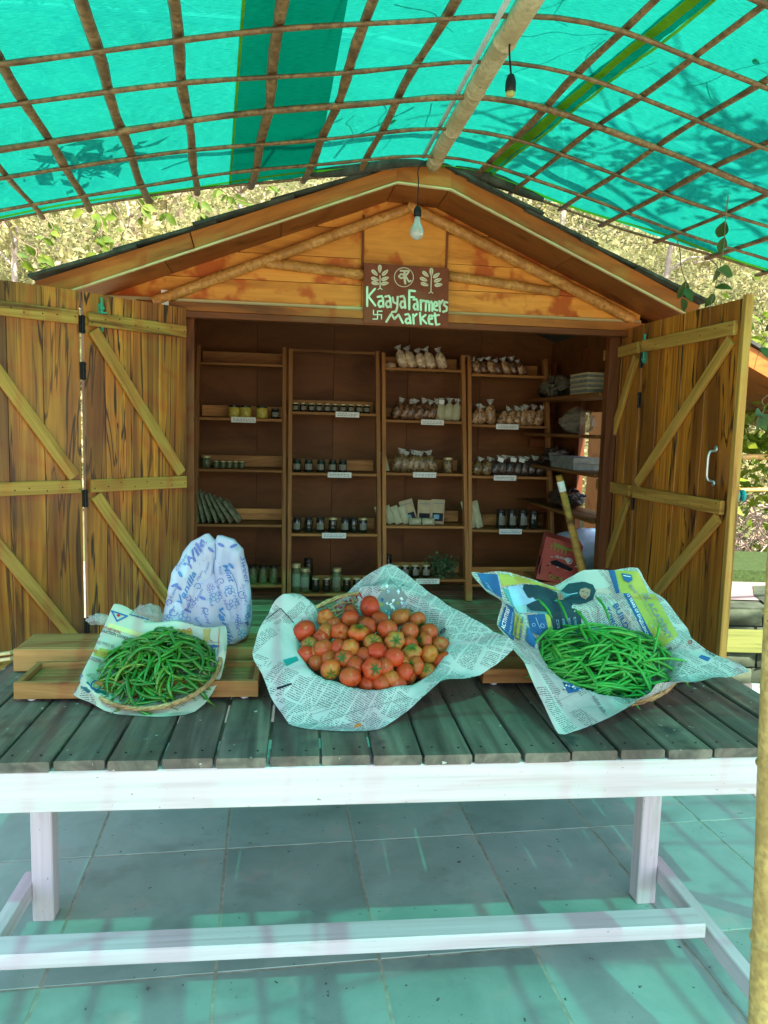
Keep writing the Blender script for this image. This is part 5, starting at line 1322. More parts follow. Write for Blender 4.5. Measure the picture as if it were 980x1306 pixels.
p.line(q4([(748, 275), (890, 278)]), .7, M_['ink_grey'], 2, False); p.line(q4([(888, 192), (878, 360)]), .9, M_['ink_or'], 2, False)
p.quad(q4([(772, 290), (888, 294), (886, 306), (780, 318)]), M_['ink_blue'], 4, 2); p.quad(q4([(776, 322), (880, 318), (872, 390), (780, 392)]), ink('pale_slate_ink', (.36, .45, .52)), 5, 4)
p.line(q4([(560, 175), (556, 300)]), .5, M_['ink_grey'], 2, False)
p.done('leaflet_print')
heap(b2, 300, cm_, 'green_chilli', 'long curved green chilli tangled in the heap of the left basket', 'chilli', 'green chillies heaped in the left basket', .062, .186, yc=.006, xc=.003, stems=cstem)

b3 = Bowl(772, 838, 2.56, .235, .12, radians(22)); b3.basket('round wicker basket with green beans at the right, wrapped in advertising newspaper')
bnd = [(957, 858, 2.46), (915, 835, 2.54), (882, 816, 2.62), (876, 800, 2.70), (848, 765, 2.82), (832, 754, 2.86), (822, 740, 2.90), (813, 725, 2.93), (780, 726, 2.93), (746, 727, 2.93), (725, 737, 2.92), (705, 747, 2.88), (680, 738, 2.86), (650, 731, 2.82), (601, 731, 2.78), (620, 752, 2.72), (640, 769, 2.66), (634, 796, 2.56), (652, 822, 2.46), (668, 848, 2.38), (690, 893, 2.28), (712, 937, 2.19), (738, 932, 2.19), (785, 912, 2.21), (828, 886, 2.26, 1.0), (838, 872, 2.30), (862, 872, 2.33), (910, 866, 2.40)]
e3, pg3 = sheet(b3, bnd, 'newspaper', 'blue and yellow advertising newspaper standing up around the green beans', M_['news2'], seed=4.0, nth=168, wav=.005)
p = Print(pg3, .0012)
def q5(L): return q4(L, 5.444, 600, 715)
def q6(L): return q4(L, 4.9, 760, 715)
p.quad(q5([(45, 88), (188, 96), (222, 262), (100, 190)]), M_['ink_blue'], 8, 6); p.text('SHEIK', q5([(95, 150), (120, 160), (160, 230), (128, 205)]), M_['ink_sky'], .0, k=3)
p.poly(q5([(196, 92), (300, 90), (420, 125), (590, 185), (620, 215), (500, 180), (360, 160), (220, 180)]), M_['ink_yel'], 1, 4)
p.poly(q5([(222, 188), (620, 215), (770, 170), (780, 300), (690, 390), (560, 400), (350, 372), (280, 300)]), ink('teal_photo_ink', (.10, .34, .38)), 1, 5)
p.quad(q5([(258, 182), (362, 172), (470, 300), (300, 320)]), M_['ink_sky'], 6, 5, 2); p.poly(q5([(300, 315), (390, 312), (390, 370), (330, 365)]), ink('light_teal_ink', (.30, .55, .60)), 2, 2)
p.poly(q5([(368, 168), (470, 175), (600, 225), (625, 262), (560, 290), (400, 262), (362, 200)]), M_['ink_dk'], 3, 4)
p.poly(q5([(388, 312), (440, 285), (520, 268), (600, 290), (680, 255), (735, 270), (720, 350), (660, 400), (560, 400), (540, 360), (420, 350)]), M_['ink_dk'], 3, 4)
p.poly(q5([(630, 215), (680, 165), (790, 152), (850, 172), (870, 215), (850, 275), (800, 300), (752, 310), (700, 300), (668, 280), (700, 240)]), M_['ink_dk'], 4, 4)
p.poly(q5([(765, 205), (800, 195), (832, 210), (828, 250), (800, 278), (770, 262), (756, 232)]), M_['ink_skin'], 5, 3)
p.line(q5([(775, 222), (790, 226)]), .7, M_['ink_dk'], 6); p.line(q5([(806, 232), (818, 236)]), .7, M_['ink_dk'], 6); p.line(q5([(784, 256), (800, 260)]), .7, M_['ink_red'], 6)
p.poly(q5([(600, 232), (628, 226), (652, 250), (640, 280), (606, 278)]), M_['ink_skin'], 5, 2); p.line(q5([(660, 250), (745, 232)]), 1.0, M_['ink_sky'], 5, False)
for a in ((612, 232, 610, 272), (622, 230, 624, 275), (634, 238, 636, 275)): p.line(q5([(a[0], a[1]), (a[2], a[3])]), .4, M_['ink_dk'], 6, False)
p.quad(q5([(395, 382), (515, 372), (548, 545), (420, 500)]), M_['ink_blue'], 6, 6, 2); p.quad(q5([(517, 374), (552, 376), (570, 510), (542, 500)]), M_['ink_yel'], 4, 5, 2); p.quad(q5([(556, 376), (770, 350), (770, 520), (582, 545)]), M_['ink_dk'], 8, 6, 2)
for i, s_ in enumerate(('5.0', 'LEARN', '100%', 'CO-ED')): p.text(s_, q5([(590 + 40 * i, 410 - 6 * i), (608 + 40 * i, 406 - 6 * i), (618 + 40 * i, 470 - 6 * i), (600 + 40 * i, 474 - 6 * i)]), M_['ink_sky'], .0, k=4)
p.ring(*q5([(436, 452)])[0], 2, .8, M_['ink_sky'], 4); p.ring(*q5([(495, 455)])[0], 2.2, .8, M_['ink_sky'], 4); p.line(q5([(450, 400), (480, 480)]), .9, M_['ink_sky'], 4, False)
p.quad(q5([(245, 300), (300, 330), (300, 560), (196, 455)]), M_['ink_blue'], 5, 6, 2)
p.text('ACTIVITIES', q5([(205, 470), (245, 330), (268, 345), (232, 490)]), M_['ink_white'], .02, k=4)
p.text('FREE NOW', q5([(262, 510), (285, 360), (296, 366), (276, 520)]), M_['ink_sky'], .0, k=4)
p.quad(q5([(310, 365), (372, 420), (350, 565), (290, 520)]), M_['ink_yel'], 5, 6, 3); p.text('NS OPEN', q5([(355, 395), (366, 400), (345, 560), (328, 555)][1:] + [(350, 395)]), M_['ink_blue'], .03, k=5); p.text('FOR 22-27', q5([(325, 400), (335, 385), (315, 540), (298, 530)]), M_['ink_blue'], .02, k=5)
p.poly(q5([(395, 455), (460, 560), (440, 610), (385, 560)]), M_['ink_blue'], 2, 2)
# right hand advert
p.quad(q6([(78, 60), (118, 62), (150, 205), (128, 205)]), M_['ink_blue'], 4, 6); p.quad(q6([(118, 62), (262, 68), (332, 205), (158, 205)]), M_['ink_yel'], 8, 8)
p.quad(q6([(172, 205), (212, 205), (405, 565), (372, 590)]), M_['ink_blue'], 4, 14); p.quad(q6([(212, 205), (370, 212), (515, 468), (405, 560)]), M_['ink_yel'], 8, 14)
p.poly(q6([(160, 82), (222, 92), (230, 125), (205, 142), (175, 125)]), M_['ink_blue'], 3, 2); p.line(q6([(172, 98), (218, 106)]), .9, M_['ink_white'], 4, False)
p.text('SH', q6([(216, 148), (262, 200), (238, 205), (206, 160)][::1]), M_['ink_grey'], .03, k=3)
def vt(txt, a, b_, h, mat, bold=.02, k=3):
    """text running from a to b, letters h high to its right side on screen (reads downwards)"""
    (x0, y0), (x1, y1) = a, b_; L = math.hypot(x1 - x0, y1 - y0); nx_, ny_ = (y1 - y0) / L * h, -(x1 - x0) / L * h
    p.text(txt, q6([(x0 + nx_, y0 + ny_), (x1 + nx_, y1 + ny_), (x1, y1), (x0, y0)]), mat, bold, k=k)
vt('IK ACADEMY', (292, 222), (455, 500), 34, M_['ink_grey']); vt('JOIN THE SMART SCHOOL AT', (262, 215), (420, 490), 13, M_['ink_grey'], .0)
vt('13 YEARS OF EXCELLENCE', (192, 218), (322, 470), 17, M_['ink_white'], .02, 4)
vt('BUILDING', (106, 282), (232, 530), 34, M_['ink_blue'], .02); vt('TOMORROW', (52, 305), (178, 560), 32, M_['ink_blue'], .02)
vt('WITH BRIGHT MINDS', (22, 315), (110, 470), 10, M_['ink_sky'], .0); vt('AND LEADERS', (2, 335), (60, 440), 10, M_['ink_sky'], .0)
p.poly(q6([(0, 178), (70, 172), (110, 205), (60, 212), (0, 205)]), ink('pale_pink_ink', (.60, .45, .42)), 1, 2)
p.text('OPENING', q6([(395, 590), (470, 540), (478, 552), (402, 604)]), M_['ink'], .02); p.text('TALENTS', q6([(470, 560), (540, 500), (552, 514), (480, 575)]), M_['ink_grey'], .02)
p.ring(*q6([(590, 512)])[0], 2.2, 1.2, M_['ink_red']); p.text('BUREAU', q6([(690, 550), (750, 590), (738, 606), (680, 566)]), M_['ink'], .02)
p.quad(q6([(660, 590), (720, 610), (700, 632), (640, 606)]), M_['ink_blue'], 3, 2)
def q7(L): return q4(L, 4.455, 640, 820)
p.quad(q7([(345, 222), (470, 250), (440, 275), (378, 288)]), M_['ink_blue'], 4, 3)
for k in range(14):
    x, y = U(350, 450), U(230, 275); p.poly(q7([(x - 8, y), (x, y - 6), (x + 8, y), (x, y + 6)]), random.choice((M_['ink_sky'], M_['ink_white'], M_['ink_dk'])), 2, 1)
p.text('NEW AIR', q7([(530, 300), (596, 396), (578, 408), (512, 312)]), M_['ink_grey'], .03); p.text('RATES', q7([(700, 300), (740, 340), (728, 352), (688, 314)]), M_['ink_grey'], .03)
p.text('FOR ALL', q7([(730, 280), (776, 322), (764, 334), (720, 294)]), M_['ink_grey'], .03)
p.line(q7([(300, 345), (480, 255), (760, 262)]), .45, M_['ink_grey'], 2, False); p.line(q7([(470, 240), (600, 420)]), .45, M_['ink_grey'], 2, False)
p.done('advert_print')
def bang(x, y): return random.gauss(.05, .45) if RND() < .72 else (random.gauss(1.9, .35) if RND() < .5 else U(0, 2 * pi))
heap(b3, 300, bm_, 'green_bean', 'slim bright green bean lying in the heap of the right basket', 'green bean', 'green beans heaped in the right basket', .052, .215, yc=-.012, xc=-.014, angf=bang, ax=1.10, ay=.88)
for k, (x, y, a, b_) in enumerate(((868, 840, 4.9, .3), (770, 775, 1.8, 0), (745, 790, 1.9, 0), (690, 770, 2.1, 0), (718, 745 + 30, 1.75, 0), (838, 812, 1.2, 0))):
    c = plane_hit(x, y, b3.c + (b3.F.to_3x3() @ UP) * .05, b3.F.to_3x3() @ UP); an = (.05, 1.8, 1.95, 2.2, 1.8, 1.2)[k]; l = b3.Fi @ c
    if k == 0: l.x -= .05
    o = bpy.data.objects.new('green_bean', bm_[k][0]); COL.objects.link(o); d = Vector((cos(an), sin(an), .25 if k else 0)).normalized(); s_ = UP.cross(d).normalized(); o.matrix_basis = b3.F @ axes(l, d, s_, d.cross(s_))
    tag(o, ('single bean sticking out to the right of the heap over the newsprint' if k == 0 else 'slim green bean standing up at the back of the heap'), 'green bean', None if k == 0 else 'upright beans at the back of the heap')

# ------------------------------------------------------------------ printed carrier bag on the back tray
def mk_bag():
    m, nt, b = mat_base('pale_blue_plastic_film', (.60, .68, .86), .38, .45); v = coords(nt, (1, 1, 1)); n = noise_tex(nt, coords(nt, (9, 9, 2.2)), 2.2, 5, .6, .6)
    nt.links.new(ramp(nt, noise_tex(nt, v, 5, 3), [(.35, (.56, .62, .84)), (.65, (.66, .76, .88))]), b.inputs['Base Color']); bump(nt, b, n, .7, .012)
    tl_ = N(nt, 'ShaderNodeBsdfTranslucent'); tl_.inputs[0].default_value = (.60, .72, .88, 1); mx = N(nt, 'ShaderNodeMixShader'); mx.inputs[0].default_value = .28
    nt.links.new(b.outputs[0], mx.inputs[1]); nt.links.new(tl_.outputs[0], mx.inputs[2]); nt.links.new(mx.outputs[0], nt.nodes['Material Output'].inputs[0]); return m
M_['bag'] = mk_bag()
YB = 2.80
bagz = TT + .082
def bagpart(name, rows_, parent, dmax, n=40, dy=0.0, seed=0):
    """rows: (photo y, photo x left, photo x right, depth factor)"""
    m = MB(); P_ = []; R = []
    yy = [r[0] for r in rows_]
    for q in np.linspace(0, len(rows_) - 1, 40):
        i = min(int(q), len(rows_) - 2); t = q - i; t = t * t * (3 - 2 * t) * .3 + t * .7; R.append([a + (b_ - a) * t for a, b_ in zip(rows_[i], rows_[i + 1])])
    for r in R:
        a = W(r[1], r[0], YB + dy); c = W(r[2], r[0], YB + dy); cen = (a + c) / 2; hw = (c - a).length / 2; dpt = dmax * r[3]; z = max(cen.z, bagz + .002)
        for j in range(n):
            w = 2 * pi * j / n; x = cos(w); y = sin(w); ex = abs(x) ** .85 * (1 if x > 0 else -1); ey = abs(y) ** .8 * (1 if y > 0 else -1)
            P0 = Vector((cen.x + ex * hw, cen.y + ey * dpt, z)); f = .030 * noise.noise(Vector((P0.x * 22, P0.y * 14, P0.z * 5 + seed))) + .014 * noise.noise(Vector((P0.x * 60, P0.y * 20, P0.z * 14 + seed)))
            dr = Vector((x * .35, y, 0)); P_.append(P0 + dr * f * min(1, dpt / .03))
    k = len(R); m.add(P_, [(i * n + j, i * n + (j + 1) % n, (i + 1) * n + (j + 1) % n, (i + 1) * n + j) for i in range(k - 1) for j in range(n)] + [tuple((k - 1) * n + j for j in range(n - 1, -1, -1)), tuple(range(n))])
    return m.build(name, M_['bag'], parent, smooth=True, center=False)
bag = empty('carrier_bag', W(262, 822, YB), 'tied pale blue plastic carrier bag with blue script print standing on the back tray', 'bag')
body = bagpart('bag_body', [(722, 250, 292, .35), (740, 226, 316, .75), (765, 213, 321, 1.0), (790, 208, 322, 1.05), (808, 207, 318, 1.0), (818, 222, 306, .95), (827, 238, 300, .8)], bag, .085)
h1_ = bagpart('bag_handle', [(681, 262, 267, .15), (690, 246, 277, .4), (705, 234, 277, .7), (730, 222, 274, .95), (755, 216, 266, 1.0), (775, 222, 255, .6)], bag, .055, dy=-.035, seed=4)
h2_ = bagpart('bag_handle', [(683, 278, 284, .15), (688, 277, 300, .4), (700, 277, 312, .7), (725, 276, 317, .95), (755, 280, 320, 1.0), (790, 285, 318, .7)], bag, .05, dy=-.035, seed=8)
class Multi(Print):
    def __init__(s, objs, off, parent):
        s.off = off; s.parent = parent; s.L = {}; V = []; Fc = []
        for o in objs:
            M = wm(o); b = len(V); V += [M @ v.co for v in o.data.vertices]; Fc += [tuple(b + i for i in q.vertices) for q in o.data.polygons]
        s.bvh = BVHTree.FromPolygons(V, Fc)
p = Multi([body, h1_, h2_], .001, bag)
def q8(L): return q4(L, 7.54, 200, 670)
def bt_(txt, a, b_, h, mat, bold=.0, shear=.35, up=True):
    h *= 1.05
    (x0, y0), (x1, y1) = a, b_; L = math.hypot(x1 - x0, y1 - y0); nx_, ny_ = (y1 - y0) / L * h, -(x1 - x0) / L * h
    p.text(txt, q8([(x0 + nx_, y0 + ny_), (x1 + nx_, y1 + ny_), (x1, y1), (x0, y0)]), mat, bold, shear)
B1, B2 = M_['ink_bag'], M_['ink_bag2']
bt_('Wild', (330, 425), (505, 130), 85, B1, .035); bt_('Cream', (205, 440), (300, 290), 28, B1, .0); bt_('Vanilla', (245, 760), (385, 460), 55, B2, .02)
bt_('Mint', (628, 385), (705, 560), 52, B2, .02); bt_('Jelly', (560, 540), (600, 700), 38, B1, .0); bt_('Sweet', (800, 300), (850, 560), 45, B1, .0)
bt_('Vanilla', (590, 800), (690, 1170), 48, B2, .03); bt_('Yummy', (420, 800), (480, 960), 44, B1, .0); bt_('Berry', (350, 900), (420, 980), 40, B2, .0)
bt_('Ring', (750, 850), (770, 1020), 40, B1, .0); bt_('Candy', (860, 760), (850, 990), 36, B2, .0); bt_('Mmm', (380, 760), (450, 620), 34, B1)
def curl(cx_, cy_, r, a0, mat, n=14, w=1.0):
    p.line(q8([(cx_ + cos(a0 + q * .5) * r * (1 - q / n * .8), cy_ + sin(a0 + q * .5) * r * (1 - q / n * .8)) for q in range(n)]), w, mat, 2, False)
def petal(cx_, cy_, r, mat):
    for q in range(5): p.ring(*q8([(cx_ + cos(q * 1.257) * r, cy_ + sin(q * 1.257) * r)])[0], r / 7.54 * .52, .55, mat)
def bl(cx_, cy_, an, mat, a=36, b_=15): p.poly(q8([(cx_ + cos(t) * a * cos(an) - sin(t) * b_ * sin(an), cy_ + cos(t) * a * sin(an) + sin(t) * b_ * cos(an)) for t in np.arange(0, 6.28, .6)]), mat, 2, 1)
for q in ((160, 830, 50, 0), (700, 640, 50, 2), (480, 820, 40, 1), (620, 540, 36, 3), (130, 740, 36, 2), (690, 790, 40, 4), (820, 660, 45, 1), (880, 870, 30, 2), (300, 700, 34, 5), (400, 590, 40, 3)): curl(*q, random.choice((B1, B2)), w=.9)
for q in ((575, 690, 34), (700, 620, 30), (265, 900, 40), (110, 900, 30), (330, 750, 28), (740, 750, 32), (820, 1050, 30), (520, 600, 26), (790, 930, 26), (170, 950, 24)): petal(*q, random.choice((B1, B2)))
for q in ((230, 470, 1.0), (175, 575, -.4), (215, 600, .7), (620, 190, .5), (520, 235, .7), (720, 390, .8), (610, 880, 1.2), (860, 930, 1.0), (300, 820, .5), (280, 960, -.5), (440, 700, .4), (740, 200, -.4)): bl(*q, random.choice((B1, B2)))
for k in range(60):
    x, y = U(80, 880), U(300, 1100); p.poly(q8([(x - 5, y), (x, y - 5), (x + 5, y), (x, y + 5)]), random.choice((B1, B2)), 2, 1)
for w_, a_, b2_, h_, c_ in (('Lemon', (150, 700), (215, 560), 26, B2), ('Toffee', (120, 900), (180, 780), 24, B1), ('Honey', (320, 620), (370, 520), 26, B1), ('Sugar', (480, 470), (520, 350), 26, B2), ('Spice', (650, 940), (720, 1090), 30, B1), ('Tasty', (720, 640), (790, 780), 26, B2), ('Fresh', (500, 640), (520, 780), 26, B2), ('Sundae', (820, 560), (850, 740), 26, B1), ('Best', (250, 860), (330, 760), 26, B2), ('Plum', (400, 540), (450, 440), 24, B1), ('Nut', (590, 400), (610, 480), 26, B2), ('Yum', (640, 720), (660, 800), 26, B1)): bt_(w_, a_, b2_, h_, c_)
p.line(q8([(650, 400), (720, 460), (770, 560), (790, 680)]), .8, B2, 2, False); p.line(q8([(560, 180), (570, 330)]), .6, B2, 2, False)
p.done('bag_print')
# small clear bag behind the leaflet
gl2, nt_, b_ = mat_base('clear_plastic_film', (.75, .78, .76), .18, .6); b_.inputs['Alpha'].default_value = .30; bump(nt_, b_, noise_tex(nt_, coords(nt_), 40, 4), .9, .01); M_['film'] = gl2
def crumple(name, px, py, y, sx, sy, sz, mat, label, cat, seed, n=18, amp=.35, parent=None):
    c = W(px, py, y); m = MB(); P_ = []
    for i in range(n + 1):
        a = -pi / 2 + pi * i / n
        for j in range(n * 2):
            w = pi * j / n; d = Vector((cos(a) * cos(w), cos(a) * sin(w), sin(a))); f = 1 + amp * noise.noise(d * 2.2 + Vector((seed, 0, 0))) + amp * .4 * noise.noise(d * 6 + Vector((seed, 3, 0)))
            P_.append(c + Vector((d.x * sx, d.y * sy, d.z * sz)) * f)
    k = n * 2; m.add(P_, [(i * k + j, i * k + (j + 1) % k, (i + 1) * k + (j + 1) % k, (i + 1) * k + j) for i in range(n) for j in range(k)])
    return tag(m.build(name, mat, parent, smooth=True), label, cat)
crumple('plastic_bag', 188, 790, 2.86, .06, .04, .055, M_['film'], 'small crumpled clear plastic bag between the leaflet and the carrier bag', 'plastic bag', 3)
crumple('plastic_bag', 128, 790, 2.84, .05, .03, .02, M_['film'], 'wisp of clear plastic film left of the leaflet on the back tray', 'plastic bag', 9)

# ------------------------------------------------------------------ shelves in the hut
vf_top, vf_bot = 1.32, 1.06      # the ladder shelves lean back
UPX = [(252, 365), (369, 483), (487, 592), (596, 697)]
YS = [[463, 533, 598, 668, 745], [447, 526, 603, 680, 756], [470, 536, 603, 670, 738], [478, 542, 607, 675, 744]]
zref = [2.14, .50]
def vlean(z): t = (2.16 - z) / (2.16 - .50); return vf_top + (vf_bot - vf_top) * t
def shelfpt(px, py):
    v = 1.2
    for _ in range(8): l = HL(px, py, v); v = vlean(l.z)
    return HL(px, py, v)
units = []
desc = ['leftmost ladder shelf unit in the hut with yellow topped jars', 'second ladder shelf unit from the left with rows of dark jars', 'third ladder shelf unit with kraft pouches and pale bags', 'rightmost ladder shelf unit of the back wall with tan snack bags']
shelves = {}
for ui, ((xa, xb), ys_) in enumerate(zip(UPX, YS)):
    yt = 437 + ui * 5; l0 = shelfpt(xa + 2, yt + 4); l1 = shelfpt(xb - 2, yt + 7)
    L0 = shelfpt((248, 369, 490, 599)[ui], 740); L1 = shelfpt((362, 484, 595, 706)[ui], 745)
    e = empty('shelf_unit', HF @ Vector(((l0.x + l1.x) / 2, vf_bot + .1, FZ)), desc[ui], 'shelf', 'ladder shelf units along the back wall')
    ends_ = []
    for a, b_ in ((l0, L0), (l1, L1)):
        d = (b_ - a); bot_ = a + d * ((FZ + .004 - a.z) / d.z); bot_.y = vlean(FZ); ends_.append((a, bot_))
        stick('upright', HF @ bot_, HF @ Vector((a.x, vlean(a.z), a.z)), .026, .055, M_['shelf'], e, up=hy, share=False)
    def ux(side, z): a, b_ = ends_[side]; t = (z - a.z) / (b_.z - a.z); return a.x + (b_.x - a.x) * t
    for si, y in enumerate(ys_):
        l = shelfpt((xa + xb) / 2, y); z = l.z - .010; v = vlean(z); xl_, xr_ = ux(0, z) + .0135, ux(1, z) - .0135
        dp = .19 if si else .16
        if not (ui == 1 and si == 0):
            stick('shelf_board', HF @ Vector((xl_, v + dp / 2 - .02, z)), HF @ Vector((xr_, v + dp / 2 - .02, z)), dp, .018, M_['shelf'], e, up=UP, share=False)
        else: stick('rail', HF @ Vector((xl_, v, z)), HF @ Vector((xr_, v, z)), .03, .018, M_['shelf'], e, up=UP, share=False)
        stick('back_slat', HF @ Vector((xl_, v + dp - .012, z + .055)), HF @ Vector((xr_, v + dp - .012, z + .055)), .075, .012, M_['slat'], e, up=hy, share=False) if not (ui == 1 and si == 0) else None
        shelves[ui, si] = (z + .0095, v, xl_, xr_, dp)
    units.append((e, ux))
def label_on(ui, si, px, w=.16):
    z, v, *_r = shelves[ui, si]; l = shelfpt(px, YS[ui][si]); m = MB(); m.box((l.x - w / 2, v - .026, z - .030), (l.x + w / 2, v - .0235, z + .006)); o = m.build('price_label', M_['whitepl'], units[ui][0], HF)
    m = MB()
    for r in range(2):
        x = l.x - w * .42
        while x < l.x + w * .4: k = U(.008, .02); m.box((x, v - .0266, z - .010 - r * .011), (x + k, v - .0262, z - .006 - r * .011)); x += k + .006
    m.build('print', M_['ink_grey'], o, HF)
for q in ((0, 1, 311), (1, 1, 443), (1, 2, 433), (1, 3, 426), (2, 1, 551), (2, 2, 541), (2, 4, 545), (3, 1, 646), (3, 2, 643), (3, 3, 650)): label_on(*q)
# goods
M_['glassd'] = mat_base('dark_jar_glass', (.015, .018, .012), .12, .6)[0]; M_['glassy'] = plain('yellow_jar_content', (.50, .42, .08), .2, var=.2, scale=60); M_['glassg'] = plain('greenish_jar_content', (.10, .12, .06), .2, var=.4, scale=80)
M_['lidd'] = plain('dark_metal_lid', (.03, .03, .03), .35, Metallic=.5); M_['lidg'] = plain('pale_gold_lid', (.50, .44, .24), .4, Metallic=.4); M_['lab'] = plain('jar_label', (.20, .20, .16), .6, var=.25, scale=120)
def food(name, a, b_, sc2=70): 
    m, nt, b = mat_base(name, a, .4, .4); n = N(nt, 'ShaderNodeTexVoronoi'); n.inputs['Scale'].default_value = sc2; nt.links.new(coords(nt), n.inputs['Vector']); sp_ = N(nt, 'ShaderNodeSeparateColor'); nt.links.new(n.outputs['Color'], sp_.inputs[0])
    nt.links.new(ramp(nt, sp_.outputs[0], [(.1, b_), (.6, a), (.95, tuple(min(1, x * 1.5) for x in a))]), b.inputs['Base Color']); bump(nt, b, n.outputs['Distance'], .8, .004); b.inputs['Coat Weight'].default_value = .6; b.inputs['Coat Roughness'].default_value = .15; return m
M_['f_pale'] = food('pale_snack_bag', (.62, .50, .34), (.48, .36, .22), 50); M_['f_brown'] = food('dark_snack_bag', (.16, .075, .03), (.03, .015, .008)); M_['f_tan'] = food('tan_snack_bag', (.40, .24, .12), (.16, .08, .04)); M_['f_dark'] = food('black_snack_bag', (.05, .03, .025), (.008, .006, .006)); M_['f_ol'] = food('olive_snack_bag', (.20, .13, .05), (.05, .03, .012)); M_['kraft'] = plain('kraft_paper', (.46, .36, .22), .7); M_['cream'] = plain('cream_packet', (.44, .43, .28), .5); M_['dimw'] = plain('dimmed_white', (.20, .21, .19), .6, var=.3); M_['dimf'] = mat_base('cloudy_film', (.30, .28, .22), .15, .6, Alpha=.38)[0]  # dimw is white darkened in its colour for the dim hut interior
M_['herb'] = plain('dry_green_herb', (.08, .13, .06), .8, var=.5, scale=60); M_['foil'] = plain('dark_green_foil_packet', (.22, .23, .15), .25, var=.5, scale=30)
_jar = {}
def jar(ui, si, px, hp, wp, glass, lid, lab, label, group, dv=.05, name='jar'):
    z, v, *_r = shelves[ui, si]; l = shelfpt(px, YS[ui][si]); D = 5.2; h = hp * D / F_PX; r = wp * D / F_PX / 2; k = (round(h, 2), round(r, 3), glass, lid, lab)
    P0 = HF @ Vector((l.x, v + dv, z + .001))
    if k not in _jar:
        m = MB(); m.lathe([(r * .9, 0), (r, .006), (r, h * .72), (r * .86, h * .82), (r * .86, h * .86)], 16); a = m.mesh(True, 'glass'); a.materials.append(M_[glass])
        m = MB(); m.lathe([(r * .92, h * .85), (r * .94, h * .86), (r * .94, h * .985), (r * .88, h)], 16); b_ = m.mesh(False, 'lid'); b_.materials.append(M_[lid]); c = None
        if lab:
            m = MB(); m.lathe([(r * 1.012, h * .2), (r * 1.012, h * .62)], 16, cap=False); c = m.mesh(True, 'label'); n0 = 16
            c = MB(); vs = [];
            for q in range(6):
                w = -pi * .8 + q * pi * .6 / 5
                for zz2 in (h * .2, h * .64): vs.append((cos(w) * r * 1.015, sin(w) * r * 1.015, zz2))
            c.add(vs, [(2 * q, 2 * q + 2, 2 * q + 3, 2 * q + 1) for q in range(5)]); c = c.mesh(True, 'label'); c.materials.append(M_['lab'])
        _jar[k] = (a, b_, c)
    e = empty(name, T(P0) @ Rz(HA + U(-.3, .3)), label, 'jar', group)
    for nm, me in zip(('glass_body', 'lid', 'label'), _jar[k]):
        if me is None: continue
        o = bpy.data.objects.new(nm, me); COL.objects.link(o); place(o, wm(e), e)
_bag = {}
def snack(ui, si, px, hp, wp, mat, label, group, lean=.0, tag_=False, dv=.05, flat=False):
    z, v, *_r = shelves[ui, si]; l = shelfpt(px, YS[ui][si]); h = hp * 5.2 / F_PX; wp *= 1.28; hp *= U(.82, .95); lean += U(-.12, .12); w = wp * 5.2 / F_PX / 2; k = (round(h := hp * 5.2 / F_PX, 2), round(w, 3), mat, random.randrange(3))
    if k not in _bag:
        m = MB(); P_ = []; n = 12; rows_ = [(0, .55, .5), (.06, .9, .9), (.25, 1, 1.0), (.5, .97, .95), (.68, .8, .75), (.76, .42, .35), (.8, .2, .18)]; sd = U(0, 9)
        for zz2, fx, fd in rows_:
            for j in range(n): a = 2 * pi * j / n; f = 1 + .16 * noise.noise(Vector((cos(a) * 2, sin(a) * 2, zz2 * 5 + sd))); P_.append(Vector((cos(a) * w * fx * f, sin(a) * w * .75 * fd * f, zz2 * h)))
        m.add(P_, [(i * n + j, i * n + (j + 1) % n, (i + 1) * n + (j + 1) % n, (i + 1) * n + j) for i in range(len(rows_) - 1) for j in range(n)] + [tuple(range(n - 1, -1, -1))]); a_ = m.mesh(True, 'pack'); a_.materials.append(M_[mat])
        m = MB(); P_ = [];
        for zz2, fx in ((.78, .22), (.86, .45), (1.0, .8)):
            for j in range(8): a = 2 * pi * j / 8; f = 1 + .4 * noise.noise(Vector((cos(a) * 3, sin(a) * 3, zz2 * 9 + sd))); P_.append(Vector((cos(a) * w * fx * f, sin(a) * w * .35 * f, zz2 * h)))
        m.add(P_, [(i * 8 + j, i * 8 + (j + 1) % 8, (i + 1) * 8 + (j + 1) % 8, (i + 1) * 8 + j) for i in range(2) for j in range(8)]); b_ = m.mesh(True, 'neck'); b_.materials.append(M_['film']); _bag[k] = (a_, b_)
    P0 = HF @ Vector((l.x, v + dv, z + .002)); e = empty('snack_bag', T(P0) @ Rz(HA) @ Matrix.Rotation(lean, 4, 'Y'), label, 'snack bag', group)
    for nm, me in zip(('pack', 'twisted_neck'), _bag[k]): o = bpy.data.objects.new(nm, me); COL.objects.link(o); place(o, wm(e), e)
    if tag_:
        m = MB(); m.box((-w * .5, -w * .82, h * .72), (w * .5, -w * .78, h * .92)); m.build('paper_tag', M_['whitepl'], e, wm(e))
